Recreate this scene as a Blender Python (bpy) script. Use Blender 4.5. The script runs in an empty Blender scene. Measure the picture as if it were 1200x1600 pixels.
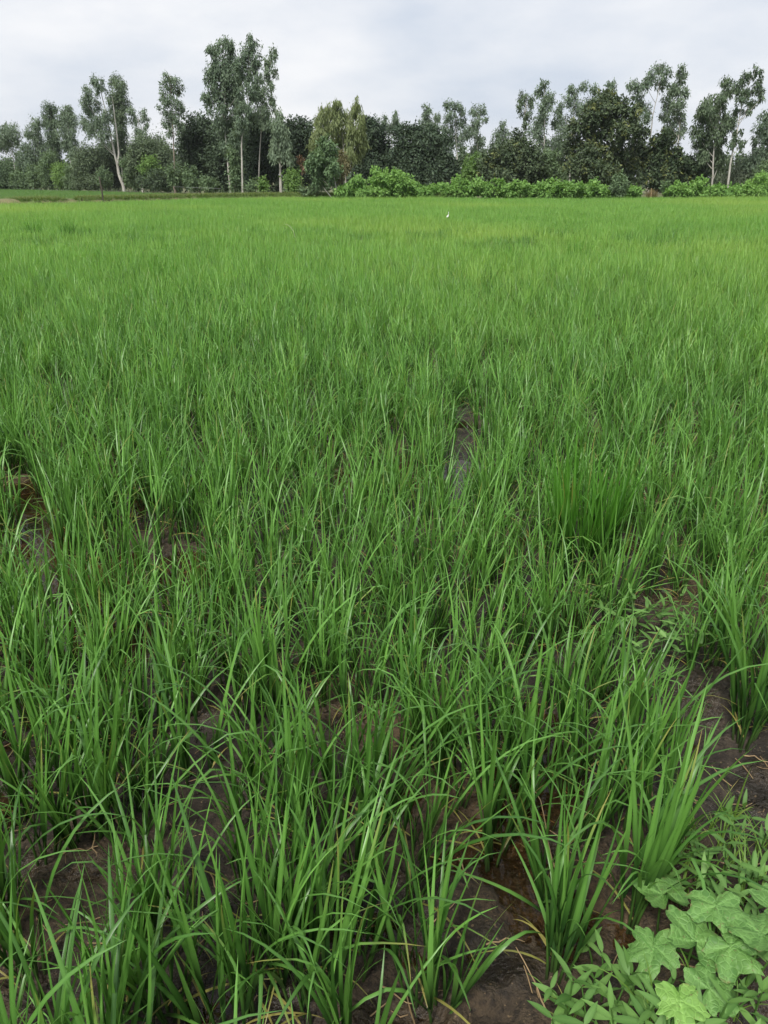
import bpy, math, random
import numpy as np
from mathutils import Vector, Matrix, Euler

# ------------------------------------------------------------------ camera, sky, sun, exposure
R = math.radians
scene = bpy.context.scene
COL = scene.collection
CAM_H, PITCH, FOVY = 1.45, R(23.32), R(67.0)
cam_d = bpy.data.cameras.new('camera'); cam = bpy.data.objects.new('camera', cam_d); COL.objects.link(cam)
cam.location = (0, 0, CAM_H); cam.rotation_euler = (R(90) - PITCH, 0, 0)
cam_d.sensor_fit = 'VERTICAL'; cam_d.angle_y = FOVY; cam_d.clip_start = 0.05; cam_d.clip_end = 4000
scene.camera = cam

SUN_EL, SUN_AZ = R(52), R(205)          # high sun behind the cloud, azimuth clockwise from +Y
world = bpy.data.worlds.new('World'); scene.world = world; world.use_nodes = True
wn, wl = world.node_tree.nodes, world.node_tree.links
wn.clear()
w_out = wn.new('ShaderNodeOutputWorld'); w_bg = wn.new('ShaderNodeBackground')
w_sky = wn.new('ShaderNodeTexSky'); w_sky.sky_type = 'NISHITA'; w_sky.sun_disc = False
w_sky.sun_elevation = SUN_EL; w_sky.sun_rotation = SUN_AZ; w_sky.dust_density = 3.0
w_tc = wn.new('ShaderNodeTexCoord'); w_map = wn.new('ShaderNodeMapping')
w_map.inputs['Scale'].default_value = (1.0, 1.0, 2.6); w_map.inputs['Location'].default_value = (2.5, 12.5, 0.5)
w_n = wn.new('ShaderNodeTexNoise'); w_n.inputs['Scale'].default_value = 3.0; w_n.inputs['Detail'].default_value = 6
w_n.inputs['Roughness'].default_value = 0.52
w_rc = wn.new('ShaderNodeValToRGB')      # cloud brightness: grey undersides to white tops
w_rc.color_ramp.elements[0].position = 0.34; w_rc.color_ramp.elements[0].color = (5.1, 5.6, 6.4, 1)
w_rc.color_ramp.elements[1].position = 0.60; w_rc.color_ramp.elements[1].color = (7.4, 7.45, 7.65, 1)
w_mix = wn.new('ShaderNodeMix'); w_mix.data_type = 'RGBA'; w_mix.inputs['Factor'].default_value = 0.93
wl.new(w_tc.outputs['Generated'], w_map.inputs['Vector']); wl.new(w_map.outputs['Vector'], w_n.inputs['Vector'])
wl.new(w_n.outputs['Fac'], w_rc.inputs['Fac'])
wl.new(w_sky.outputs['Color'], w_mix.inputs[6]); wl.new(w_rc.outputs['Color'], w_mix.inputs[7])
wl.new(w_mix.outputs[2], w_bg.inputs['Color']); w_bg.inputs['Strength'].default_value = 0.0442
wl.new(w_bg.outputs['Background'], w_out.inputs['Surface'])

sun_d = bpy.data.lights.new('sun', 'SUN'); sun = bpy.data.objects.new('sun', sun_d); COL.objects.link(sun)
sun_d.energy = 1.5; sun_d.angle = R(12); sun_d.color = (1.0, 0.965, 0.90)
sdir = Vector((math.sin(SUN_AZ) * math.cos(SUN_EL), math.cos(SUN_AZ) * math.cos(SUN_EL), math.sin(SUN_EL)))
sun.rotation_euler = sdir.to_track_quat('Z', 'Y').to_euler(); sun.location = (0, -5, 40)

vs = scene.view_settings
vs.view_transform = 'Standard'; vs.look = 'None'; vs.gamma = 1.0; vs.use_curve_mapping = False; vs.exposure = 1.58
scene.render.engine = 'CYCLES'
cy = scene.cycles
cy.max_bounces = 5; cy.diffuse_bounces = 2; cy.glossy_bounces = 2; cy.transmission_bounces = 3; cy.transparent_max_bounces = 4
cy.use_adaptive_sampling = True; cy.adaptive_threshold = 0.015
cy.use_denoising = True; cy.caustics_reflective = False; cy.caustics_refractive = False

rng = np.random.default_rng(11)
random.seed(5)

# ------------------------------------------------------------------ projection helpers (photo pixels 1200x1600 -> metres)
FPX = 800 / math.tan(FOVY / 2); SP, CP = math.sin(PITCH), math.cos(PITCH)
def row_to_dist(v, z=0.0):
    t = (v - 800) / FPX
    return (CAM_H - z) * (CP - t * SP) / (SP + t * CP)
def row_to_z(v, d):
    t = (v - 800) / FPX
    return CAM_H - d * (SP + t * CP) / (CP - t * SP)
def col_to_x(u, d, z=0.0):
    return (u - 600) / FPX * (d * CP + (CAM_H - z) * SP)
def ground_at(u, v, z=0.0):
    d = row_to_dist(v, z); return Vector((col_to_x(u, d, z), d, z))
def far_at(u, v, d):
    z = row_to_z(v, d); return np.array((col_to_x(u, d, z), d, z))
def m_per_px(d, z=1.0):
    return (d * CP + (CAM_H - z) * SP) / FPX
def project(P):
    P = np.asarray(P, float); zc = P[..., 1] * CP + (CAM_H - P[..., 2]) * SP
    return 600 + FPX * P[..., 0] / zc, 800 + FPX * ((CAM_H - P[..., 2]) * CP - P[..., 1] * SP) / zc, zc

# ------------------------------------------------------------------ numpy noise
_tab = np.random.default_rng(3).random(4096)
def vnoise(x, y):
    xi = np.floor(x).astype(int); yi = np.floor(y).astype(int); fx = x - xi; fy = y - yi
    fx = fx * fx * (3 - 2 * fx); fy = fy * fy * (3 - 2 * fy)
    h = lambda a, b: _tab[(a * 374761 + b * 668265 + (a * b) * 31) % 4096]
    return (h(xi, yi) * (1 - fx) + h(xi + 1, yi) * fx) * (1 - fy) + (h(xi, yi + 1) * (1 - fx) + h(xi + 1, yi + 1) * fx) * fy
def fbm(x, y, o=4):
    s = 0; a = 0.5
    for i in range(o):
        s = s + a * (vnoise(x * 2 ** i + 17 * i, y * 2 ** i - 9 * i) - 0.5); a *= 0.55
    return s
def sstep(a, b, x):
    t = np.clip((x - a) / (b - a), 0, 1); return t * t * (3 - 2 * t)

# ------------------------------------------------------------------ object helpers
def props(o, label=None, cat=None, group=None, kind=None):
    if label: o['label'] = label
    if cat: o['category'] = cat
    if group: o['group'] = group
    if kind: o['kind'] = kind
    return o
def obj(name, data, parent=None, loc=None, rot=None, scale=None):
    o = bpy.data.objects.new(name, data); COL.objects.link(o)
    if parent is not None: o.parent = parent
    if loc is not None: o.location = loc
    if rot is not None: o.rotation_euler = rot
    if scale is not None: o.scale = (scale,) * 3 if isinstance(scale, (int, float)) else scale
    return o
def empty(name, loc, rz=0.0):
    o = obj(name, None, None, loc, (0, 0, rz)); o.empty_display_size = 0.1; return o
def mesh_np(name, V, F, mat=None, col=None, smooth=True):
    """V (n,3); F (m,k) indices, one face size; col (n,4) point colour attribute 'lc'."""
    V = np.asarray(V, np.float32); F = np.asarray(F, np.int32); k = F.shape[1]
    me = bpy.data.meshes.new(name)
    me.vertices.add(len(V)); me.vertices.foreach_set('co', V.ravel())
    me.loops.add(F.size); me.loops.foreach_set('vertex_index', F.ravel())
    me.polygons.add(len(F)); me.polygons.foreach_set('loop_start', np.arange(0, F.size, k, dtype=np.int32))
    me.polygons.foreach_set('loop_total', np.full(len(F), k, np.int32))
    if smooth: me.polygons.foreach_set('use_smooth', np.ones(len(F), bool))
    if col is not None:
        a = me.color_attributes.new('lc', 'FLOAT_COLOR', 'POINT'); a.data.foreach_set('color', np.asarray(col, np.float32).ravel())
    if mat: me.materials.append(mat)
    me.update(calc_edges=True); return me
class Bag:
    """collects quads"""
    def __init__(s): s.V, s.F, s.C, s.n = [], [], [], 0
    def add(s, V, F, C=None):
        s.V.append(np.asarray(V, float)); s.F.append(np.asarray(F) + s.n)
        s.C.append(np.zeros((len(V), 4)) if C is None else C); s.n += len(V)
    def mesh(s, name, mat, smooth=True):
        return mesh_np(name, np.concatenate(s.V), np.concatenate(s.F), mat, np.concatenate(s.C), smooth)
def tube(P, r, sides=6, cap=True):
    """tapered tube along polyline P (n,3), radii r (n)."""
    P = np.asarray(P, float); n = len(P); r = np.broadcast_to(np.asarray(r, float), (n,))
    T = np.gradient(P, axis=0); T /= np.linalg.norm(T, axis=1)[:, None] + 1e-9
    ref = np.array((1.0, 0, 0)) if abs(T[0][0]) < 0.8 else np.array((0, 1.0, 0))
    A = np.cross(T, ref); A /= np.linalg.norm(A, axis=1)[:, None] + 1e-9; B = np.cross(T, A)
    ang = np.arange(sides) * 2 * math.pi / sides
    V = (P[:, None] + r[:, None, None] * (np.cos(ang)[None, :, None] * A[:, None] + np.sin(ang)[None, :, None] * B[:, None])).reshape(-1, 3)
    F = []
    for i in range(n - 1):
        for j in range(sides):
            a, b = i * sides + j, i * sides + (j + 1) % sides
            F.append((a, b, b + sides, a + sides))
    return V, np.array(F)
def smooth_path(pts, n):
    pts = np.asarray(pts, float); d = np.r_[0, np.cumsum(np.linalg.norm(np.diff(pts, axis=0), axis=1))]
    t = np.linspace(0, d[-1], n)
    Q = np.stack([np.interp(t, d, pts[:, k]) for k in range(3)], 1)
    for _ in range(2):
        Q[1:-1] = 0.25 * Q[:-2] + 0.5 * Q[1:-1] + 0.25 * Q[2:]
    return Q

# ------------------------------------------------------------------ materials
def new_mat(name):
    m = bpy.data.materials.new(name); m.use_nodes = True; nt = m.node_tree; nt.nodes.clear()
    out = nt.nodes.new('ShaderNodeOutputMaterial'); return m, nt.nodes, nt.links, out
def mixc(N, L, fac, a, b):
    n = N.new('ShaderNodeMix'); n.data_type = 'RGBA'; n.clamp_factor = True
    for sock, v in ((n.inputs[0], fac), (n.inputs[6], a), (n.inputs[7], b)):
        if hasattr(v, 'is_linked'): L.new(v, sock)
        else: sock.default_value = v if not isinstance(v, tuple) else (*v, 1)
    return n.outputs[2]
def math_n(N, L, op, a, b=None, clamp=False):
    n = N.new('ShaderNodeMath'); n.operation = op; n.use_clamp = clamp
    for s, v in ((n.inputs[0], a), (n.inputs[1], b)):
        if v is None: continue
        if hasattr(v, 'is_linked'): L.new(v, s)
        else: s.default_value = v
    return n.outputs[0]
def maprange(N, L, v, a, b, c=0.0, d=1.0):
    n = N.new('ShaderNodeMapRange'); n.interpolation_type = 'SMOOTHSTEP'; L.new(v, n.inputs[0])
    for i, x in enumerate((a, b, c, d)): n.inputs[i + 1].default_value = x
    return n.outputs[0]
def noise_n(N, L, scale, detail=3, vec=None, rough=0.5):
    n = N.new('ShaderNodeTexNoise'); n.inputs['Scale'].default_value = scale; n.inputs['Detail'].default_value = detail
    n.inputs['Roughness'].default_value = rough
    if vec is not None: L.new(vec, n.inputs['Vector'])
    return n.outputs['Fac']

def leaf_material(name, dark, light, base=None, tip=(0.34, 0.27, 0.08), trans=0.35, rough=0.5, spec=0.35, patch=None, patch_scale=0.12, transc=1.25):
    """green blade: lc.R = along the leaf, lc.G = random per leaf, lc.B = dry tip"""
    m, N, L, out = new_mat(name)
    at = N.new('ShaderNodeAttribute'); at.attribute_name = 'lc'
    sp = N.new('ShaderNodeSeparateColor'); L.new(at.outputs['Color'], sp.inputs[0])
    oi = N.new('ShaderNodeObjectInfo')
    f = math_n(N, L, 'ADD', math_n(N, L, 'MULTIPLY', sp.outputs[1], 0.65), math_n(N, L, 'MULTIPLY', oi.outputs['Random'], 0.35))
    c = mixc(N, L, f, dark, light)
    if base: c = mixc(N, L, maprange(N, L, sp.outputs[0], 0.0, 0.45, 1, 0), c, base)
    if patch:
        g = N.new('ShaderNodeNewGeometry')
        c = mixc(N, L, maprange(N, L, noise_n(N, L, patch_scale, 3, g.outputs['Position']), 0.46, 0.68, 0.0, 0.8), c, patch)
    if tip: c = mixc(N, L, math_n(N, L, 'MULTIPLY', sp.outputs[2], maprange(N, L, sp.outputs[0], 0.55, 1.0)), c, tip)
    p = N.new('ShaderNodeBsdfPrincipled'); L.new(c, p.inputs['Base Color'])
    p.inputs['Roughness'].default_value = rough; p.inputs['Specular IOR Level'].default_value = spec
    t = N.new('ShaderNodeBsdfTranslucent')
    mu = N.new('ShaderNodeMix'); mu.data_type = 'RGBA'; mu.blend_type = 'MULTIPLY'; mu.inputs[0].default_value = 1
    L.new(c, mu.inputs[6]); mu.inputs[7].default_value = (transc * 1.05, transc, transc * 0.6, 1); L.new(mu.outputs[2], t.inputs['Color'])
    mx = N.new('ShaderNodeMixShader'); mx.inputs[0].default_value = trans
    L.new(p.outputs[0], mx.inputs[1]); L.new(t.outputs[0], mx.inputs[2]); L.new(mx.outputs[0], out.inputs['Surface'])
    return m
def plain_material(name, c1, c2, scale=8, rough=0.8, bump=0.0, detail=4, stretch=None):
    m, N, L, out = new_mat(name)
    tc = N.new('ShaderNodeTexCoord'); v = tc.outputs['Object']
    if stretch:
        mp = N.new('ShaderNodeMapping'); mp.inputs['Scale'].default_value = stretch; L.new(v, mp.inputs['Vector']); v = mp.outputs['Vector']
    nz = noise_n(N, L, scale, detail, v, 0.6)
    c = mixc(N, L, maprange(N, L, nz, 0.3, 0.7), c1, c2)
    p = N.new('ShaderNodeBsdfPrincipled'); L.new(c, p.inputs['Base Color']); p.inputs['Roughness'].default_value = rough
    if bump:
        b = N.new('ShaderNodeBump'); b.inputs['Strength'].default_value = bump; b.inputs['Distance'].default_value = 0.02
        L.new(nz, b.inputs['Height']); L.new(b.outputs[0], p.inputs['Normal'])
    L.new(p.outputs[0], out.inputs['Surface']); return m

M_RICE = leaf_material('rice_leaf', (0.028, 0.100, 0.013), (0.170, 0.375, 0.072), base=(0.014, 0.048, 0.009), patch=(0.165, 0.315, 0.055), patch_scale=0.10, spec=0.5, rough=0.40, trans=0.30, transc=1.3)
M_RICE_LIT = leaf_material('rice_leaf_painted_lit', (0.090, 0.240, 0.036), (0.255, 0.475, 0.105), base=(0.04, 0.11, 0.02), patch=(0.300, 0.455, 0.098), patch_scale=0.07, spec=0.45, rough=0.45, trans=0.42, transc=1.35)  # lighter copy of the rice leaf: brightness of lit leaf tops painted into its colour
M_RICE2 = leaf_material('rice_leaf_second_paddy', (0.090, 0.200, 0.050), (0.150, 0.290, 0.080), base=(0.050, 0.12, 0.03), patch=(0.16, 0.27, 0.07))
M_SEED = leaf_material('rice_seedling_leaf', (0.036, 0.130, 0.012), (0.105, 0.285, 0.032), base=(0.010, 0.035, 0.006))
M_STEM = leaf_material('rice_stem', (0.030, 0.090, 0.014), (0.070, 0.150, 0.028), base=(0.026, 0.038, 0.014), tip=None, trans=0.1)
M_WEED = leaf_material('weed_leaf', (0.050, 0.140, 0.026), (0.200, 0.370, 0.095), tip=None, rough=0.55)
M_GRASS = leaf_material('grass_blade', (0.090, 0.190, 0.025), (0.190, 0.320, 0.060), tip=(0.42, 0.34, 0.13))
M_STRAW = plain_material('dry_straw', (0.20, 0.13, 0.065), (0.34, 0.25, 0.13), 30, 0.7)
M_BUND = leaf_material('bank_grass', (0.080, 0.150, 0.030), (0.190, 0.270, 0.080), tip=(0.36, 0.29, 0.13))

def mud_material():
    m, N, L, out = new_mat('wet_mud')
    g = N.new('ShaderNodeNewGeometry'); pos = g.outputs['Position']
    big = noise_n(N, L, 0.9, 4, pos); mid = noise_n(N, L, 7.0, 6, pos, 0.62); fine = noise_n(N, L, 60.0, 5, pos, 0.65)
    c = mixc(N, L, maprange(N, L, mid, 0.32, 0.68), (0.016, 0.0125, 0.009), (0.058, 0.044, 0.030))
    c = mixc(N, L, maprange(N, L, big, 0.47, 0.64), c, (0.105, 0.070, 0.037))                 # ochre silt
    alg = noise_n(N, L, 3.2, 5, pos, 0.6)
    c = mixc(N, L, maprange(N, L, alg, 0.56, 0.70, 0, 0.8), c, (0.022, 0.027, 0.020))          # dark algal film
    c = mixc(N, L, maprange(N, L, fine, 0.42, 0.66, 0, 0.85), c, (0.016, 0.012, 0.009))
    fleck = noise_n(N, L, 110.0, 2, pos); c = mixc(N, L, maprange(N, L, fleck, 0.66, 0.74, 0, 0.7), c, (0.20, 0.14, 0.08))
    p = N.new('ShaderNodeBsdfPrincipled'); L.new(c, p.inputs['Base Color'])
    r = maprange(N, L, noise_n(N, L, 4.5, 4, pos), 0.38, 0.58, 0.22, 0.9); L.new(r, p.inputs['Roughness'])
    p.inputs['Specular IOR Level'].default_value = 0.4
    b1 = N.new('ShaderNodeBump'); b1.inputs['Strength'].default_value = 0.9; b1.inputs['Distance'].default_value = 0.06; L.new(mid, b1.inputs['Height'])
    b2 = N.new('ShaderNodeBump'); b2.inputs['Strength'].default_value = 0.7; b2.inputs['Distance'].default_value = 0.016; L.new(fine, b2.inputs['Height'])
    L.new(b1.outputs[0], b2.inputs['Normal']); L.new(b2.outputs[0], p.inputs['Normal'])
    L.new(p.outputs[0], out.inputs['Surface']); return m
def water_material():
    m, N, L, out = new_mat('muddy_water')
    fr = N.new('ShaderNodeFresnel'); fr.inputs['IOR'].default_value = 1.33
    g = N.new('ShaderNodeBsdfGlossy'); g.inputs['Roughness'].default_value = 0.03
    t = N.new('ShaderNodeBsdfTransparent'); t.inputs['Color'].default_value = (0.80, 0.70, 0.55, 1)
    ge = N.new('ShaderNodeNewGeometry')
    b = N.new('ShaderNodeBump'); b.inputs['Strength'].default_value = 0.25; b.inputs['Distance'].default_value = 0.004
    L.new(noise_n(N, L, 14, 3, ge.outputs['Position']), b.inputs['Height']); L.new(b.outputs[0], g.inputs['Normal']); L.new(b.outputs[0], fr.inputs['Normal'])
    mx = N.new('ShaderNodeMixShader'); L.new(fr.outputs[0], mx.inputs[0]); L.new(t.outputs[0], mx.inputs[1]); L.new(g.outputs[0], mx.inputs[2])
    L.new(mx.outputs[0], out.inputs['Surface']); return m
M_MUD = mud_material(); M_WATER = water_material()
M_SOIL = plain_material('grassy_soil', (0.060, 0.075, 0.028), (0.15, 0.15, 0.06), 0.6, 0.95, 0.2, 6)
M_EARTH = plain_material('bank_earth', (0.085, 0.105, 0.038), (0.165, 0.15, 0.07), 1.6, 0.95, 0.3, 5)

# ------------------------------------------------------------------ ground, mud, water, banks
def bank_s(x, y):            # signed distance (m) inside the grassy bank at the camera's right foot
    ax, ay, bx, by = 0.30, 0.93, 1.04, 1.44
    nx, ny = (by - ay), -(bx - ax); ln = math.hypot(nx, ny)
    return ((x - ax) * nx + (y - ay) * ny) / ln
GAPS = [(ground_at(*a), ground_at(*b), w) for a, b, w in (((730, 650), (720, 790), 0.085), ((38, 770), (55, 900), 0.085), ((625, 700), (638, 790), 0.07), ((542, 730), (545, 790), 0.06), ((258, 870), (280, 930), 0.06),
    ((1090, 1100), (1105, 1240), 0.17), ((1180, 1215), (1060, 1200), 0.13), ((1010, 960), (1000, 1060), 0.15), ((730, 1490), (610, 1500), 0.09), ((330, 1300), (310, 1370), 0.07), ((110, 1440), (130, 1480), 0.07), ((850, 1560), (780, 1580), 0.10), ((490, 1200), (500, 1260), 0.07))]
PUDDLES = [ground_at(u, v) for u, v in ((728, 660), (720, 740), (50, 850), (30, 780), (630, 740), (280, 900), (100, 940), (545, 760), (270, 960))]
def mud_h(x, y):
    h = 0.075 * fbm(x * 1.6, y * 1.6, 3) + 0.075 * fbm(x * 6 + 30, y * 6, 4) * np.clip(3 / (y + 1), 0.15, 1)
    h = h + 0.06 * fbm(x * 22, y * 22 + 7, 3) * np.clip(2.5 / (y + 1), 0, 1)
    mound = np.exp(-(((x - 1.00) / 0.20) ** 2 + ((y - 1.98) / 0.20) ** 2)); h = h + 0.045 * mound
    h = h + 0.02 * np.exp(-(((x - 0.05) / 0.8) ** 2 + ((y - 0.7) / 0.5) ** 2))
    for q in PUDDLES: h = h - 0.04 * np.exp(-(((x - q.x) / 0.17) ** 2 + ((y - q.y) / 0.30) ** 2))
    s = bank_s(x, y)
    return h + 0.11 * sstep(-0.06, 0.22, s) + 0.03 * fbm(x * 9, y * 9, 3) * sstep(-0.1, 0.15, s)
WATER_Z = -0.012

def grid_faces(nr, nc):
    i = np.arange(nr - 1)[:, None] * nc + np.arange(nc - 1)[None]; i = i.ravel()
    return np.stack([i, i + 1, i + nc + 1, i + nc], 1)
g = 3000.0
ground = obj('ground', mesh_np('ground', [(-g, -60, -0.16), (g, -60, -0.16), (g, g, -0.16), (-g, g, -0.16)], [(0, 1, 2, 3)], M_SOIL)); props(ground, kind='structure')
ys = 0.12 * (60 / 0.12) ** np.linspace(0, 1, 520); ys = np.r_[np.linspace(-1.2, 0.08, 24), ys]
us = np.linspace(-1, 1, 420)
hw = 0.95 * np.maximum(ys, 0) + 1.6
X = us[None] * hw[:, None]; Y = np.broadcast_to(ys[:, None], X.shape)
Z = mud_h(X, Y)
mud = obj('mud', mesh_np('mud', np.stack([X, Y, Z], -1).reshape(-1, 3), grid_faces(*X.shape), M_MUD)); props(mud, kind='structure')
wy0, wy1 = 0.9, 58
wat = obj('paddy_water', mesh_np('paddy_water', [(-wy0 - 2, wy0, WATER_Z), (wy0 + 2, wy0, WATER_Z), (wy1 + 2, wy1, WATER_Z), (-wy1 - 2, wy1, WATER_Z)], [(0, 1, 2, 3)], M_WATER))
props(wat, kind='structure')

# far edge of the near paddy: (photo column, row of the edge at rice-top height)
RICE_H = 0.37
EDGE = [(-250, 316), (0, 314), (160, 311), (300, 307.5), (420, 305.5), (530, 305), (700, 306), (900, 306), (1050, 304.5), (1200, 303), (1450, 301)]
EDGE_P = np.array([ground_at(u, v, RICE_H)[:2] for u, v in EDGE])
def edge_dist(x, y):         # distance of the paddy edge in the direction of (x, y)
    a = x / np.maximum(y, 0.01); ea = EDGE_P[:, 0] / EDGE_P[:, 1]
    return np.interp(a, ea, EDGE_P[:, 1])

# ------------------------------------------------------------------ rice: leaves, stems, clumps
def leaf_curve(L, th0, th1, p=1.6, kink=None, n=8):
    s = np.linspace(0, 1, n + 1); th = th0 + (th1 - th0) * s ** p
    if kink: th = th + kink[1] * sstep(kink[0] - 0.05, kink[0] + 0.05, s)
    dx, dz = np.sin(th), np.cos(th); ds = L / n
    x = np.r_[0, np.cumsum((dx[:-1] + dx[1:]) / 2 * ds)]; z = np.r_[0, np.cumsum((dz[:-1] + dz[1:]) / 2 * ds)]
    return s, x, z, th
def blade(L, W, th0, th1, p=1.6, kink=None, n=8, rnd=0.5, dry=0.0, twist=0.3, fold=0.22):
    """grass blade: V-section strip growing from the origin along +Z and bending to +X"""
    s, x, z, th = leaf_curve(L, th0, th1, p, kink, n)
    w = W * np.minimum(1, 0.45 + s / 0.22 * 0.55) * np.clip(1 - s, 0, 1) ** 0.55 * (1 - 0.15 * s); w[-1] = W * 0.02
    tw = twist * s
    nx, nz = np.cos(th), -np.sin(th)                      # leaf-surface normal in the xz plane
    V = []
    for k, side in ((0, -1), (1, 0), (2, 1)):
        sy = side * w * np.cos(tw); sn = side * w * np.sin(tw) + (abs(side) * w * fold)
        V.append(np.stack([x + sn * nx, sy, z + sn * nz], 1))
    V = np.stack(V, 1).reshape(-1, 3)
    F = []
    for i in range(n):
        for k in range(2):
            a = i * 3 + k; F.append((a, a + 1, a + 4, a + 3))
    C = np.zeros((len(V), 4)); C[:, 0] = np.repeat(s, 3); C[:, 1] = rnd; C[:, 2] = dry; C[:, 3] = 1
    C[1::3, 1] = min(1, rnd + 0.28)
    if dry > 1: C[:, 0] = 1.0; C[:, 2] = 0.6 + 0.4 * rnd
    return V, np.array(F), C
def rand_leaf_args(r, erect=0.5):
    q = r.random(); L = r.uniform(0.19, 0.355); W = r.uniform(0.0032, 0.0066); rnd = r.random(); dry = float(r.random() < 0.12) * r.uniform(0.2, 0.9)
    tw = r.uniform(-0.5, 0.5)
    if q < erect: return dict(L=L, W=W, th0=R(r.uniform(2, 12)), th1=R(r.uniform(8, 32)), rnd=rnd, dry=dry, twist=tw)
    if q < 0.82: return dict(L=L * 1.05, W=W, th0=R(r.uniform(6, 20)), th1=R(r.uniform(40, 105)), p=r.uniform(1.4, 2.4), rnd=rnd, dry=dry, twist=tw)
    if q < 0.95: return dict(L=L, W=W, th0=R(r.uniform(8, 22)), th1=R(r.uniform(30, 60)), kink=(r.uniform(0.5, 0.78), R(r.uniform(50, 105))), rnd=rnd, dry=dry, twist=tw)
    return dict(L=L * 0.8, W=W, th0=R(r.uniform(30, 55)), th1=R(r.uniform(70, 115)), p=1.0, rnd=rnd, dry=dry, twist=tw)
def stem_shape(h, r0=0.0034, n=3, sides=5):
    s = np.linspace(0, 1, n + 1); P = np.stack([0.10 * h * s ** 2, 0 * s, h * s - 0.02], 1)
    V, F = tube(P, r0 * (1.1 - 0.55 * s), sides)
    C = np.zeros((len(V), 4)); C[:, 0] = np.repeat(s, sides) * 0.8; C[:, 1] = 0.5
    return V, F, C
def plan_clump(r, n_till, hs=1.0, spread=0.028, erect=0.5, lean=14):
    """stems with their leaves: list of (stem height, base xy, azimuth, tilt, [(leaf z, azimuth, leaf kind args)])"""
    out = []
    for i in range(n_till):
        az = r.uniform(0, 2 * math.pi); rad = spread * math.sqrt(r.random()); h = r.uniform(0.09, 0.165) * hs
        tilt = R(lean) * math.sqrt(r.random()) * (0.35 + 0.65 * rad / spread)
        leaves = []; nl = r.integers(3, 5); la = r.uniform(0, 2 * math.pi)
        for k in range(nl):
            a = rand_leaf_args(r, erect); a['L'] *= hs * (0.8 + 0.3 * (k / nl))
            leaves.append((h * (0.45 + 0.5 * k / (nl - 1)) - 0.02, la + k * math.pi + r.uniform(-0.6, 0.6), a))
        if r.random() < 0.30:      # a withered lower leaf
            leaves.append((h * 0.2, r.uniform(0, 6.28), dict(L=r.uniform(0.08, 0.2) * hs, W=0.0028, th0=R(r.uniform(25, 60)), th1=R(r.uniform(90, 150)), p=1.0, rnd=r.random(), dry=2.0, twist=r.uniform(-1, 1))))
        out.append((h, (rad * math.cos(az), rad * math.sin(az)), az, tilt, leaves))
    return out
def mat4(loc, az, tilt):
    return Matrix.Translation(loc) @ Matrix.Rotation(az, 4, 'Z') @ Matrix.Rotation(tilt, 4, 'Y')
def xf(V, M):
    A = np.array(M); return V @ A[:3, :3].T + A[:3, 3]
def joined_clump(name, r, n_till, hs=1.0, spread=0.028, erect=0.5, n=6, mat=None, thin=1.0, lean=12, leaf_w=1.0):
    sb, lb = Bag(), Bag()
    for h, b, az, tilt, leaves in plan_clump(r, n_till, hs, spread, erect, lean):
        M = mat4((b[0], b[1], 0), az, tilt); V, F, C = stem_shape(h); sb.add(xf(V, M), F, C)
        for z, la, a in leaves:
            if r.random() > thin: continue
            a = dict(a); a['W'] *= leaf_w
            V, F, C = blade(n=n, **a); lb.add(xf(V, M @ mat4((0.10 * h * (z / h) ** 2, 0, z), la - az, 0.0)), F, C)
    return sb.mesh(name + '_tillers', M_STEM), lb.mesh(name + '_leaves', mat or M_RICE)

r1 = np.random.default_rng(21)
LEAF_SHAPES = []
for i in range(48):
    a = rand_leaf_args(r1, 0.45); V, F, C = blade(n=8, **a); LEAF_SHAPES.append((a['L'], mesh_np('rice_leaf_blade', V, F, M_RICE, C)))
DEAD_SHAPES = []
for i in range(8):
    V, F, C = blade(n=8, L=r1.uniform(0.08, 0.2), W=0.0028, th0=R(r1.uniform(25, 60)), th1=R(r1.uniform(90, 150)), p=1.0, rnd=r1.random(), dry=2.0, twist=r1.uniform(-1, 1)); DEAD_SHAPES.append((0.1, mesh_np('dead_leaf_blade', V, F, M_RICE, C)))
STEM_SHAPES = [mesh_np('rice_stalk', *stem_shape(h)[:2], M_STEM, stem_shape(h)[2]) for h in (0.09, 0.115, 0.14, 0.165)]
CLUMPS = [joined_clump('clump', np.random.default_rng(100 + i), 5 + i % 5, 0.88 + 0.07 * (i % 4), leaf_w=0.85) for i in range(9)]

# bare channels and spots in the stand: (photo pixel a, photo pixel b, half width m)
def seg_dist(x, y, a, b):
    dx, dy = b.x - a.x, b.y - a.y; l2 = dx * dx + dy * dy + 1e-9
    t = np.clip(((x - a.x) * dx + (y - a.y) * dy) / l2, 0, 1); return np.hypot(x - a.x - t * dx, y - a.y - t * dy)
# positions of all hills on a rough, slightly turned planting grid
def hills():
    pts = []
    sp = 0.126; c, s = math.cos(R(9)), math.sin(R(9)); N = 140
    gi, gj = np.meshgrid(np.arange(-N, N), np.arange(-N, N))
    P = np.stack([gi.ravel() * sp, gj.ravel() * sp * 1.02], 1) + rng.normal(0, 0.038, (4 * N * N, 2))
    P = np.stack([P[:, 0] * c - P[:, 1] * s, P[:, 0] * s + P[:, 1] * c], 1)
    x, y = P[:, 0], P[:, 1]
    keep = (y > 0.5) & (np.abs(x) < 0.70 * y + 1.3) & (y < 14.5)
    keep &= bank_s(x, y) < -0.10
    for a, b, rad in GAPS:
        keep &= seg_dist(x, y, a, b) > rad * rng.uniform(0.6, 1.2, len(x))
    drop = fbm(x * 1.7 + 5, y * 0.9 + 3, 3) > 0.31
    keep &= ~(drop & (y < 9))
    return P[keep]
HP = hills()
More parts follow.
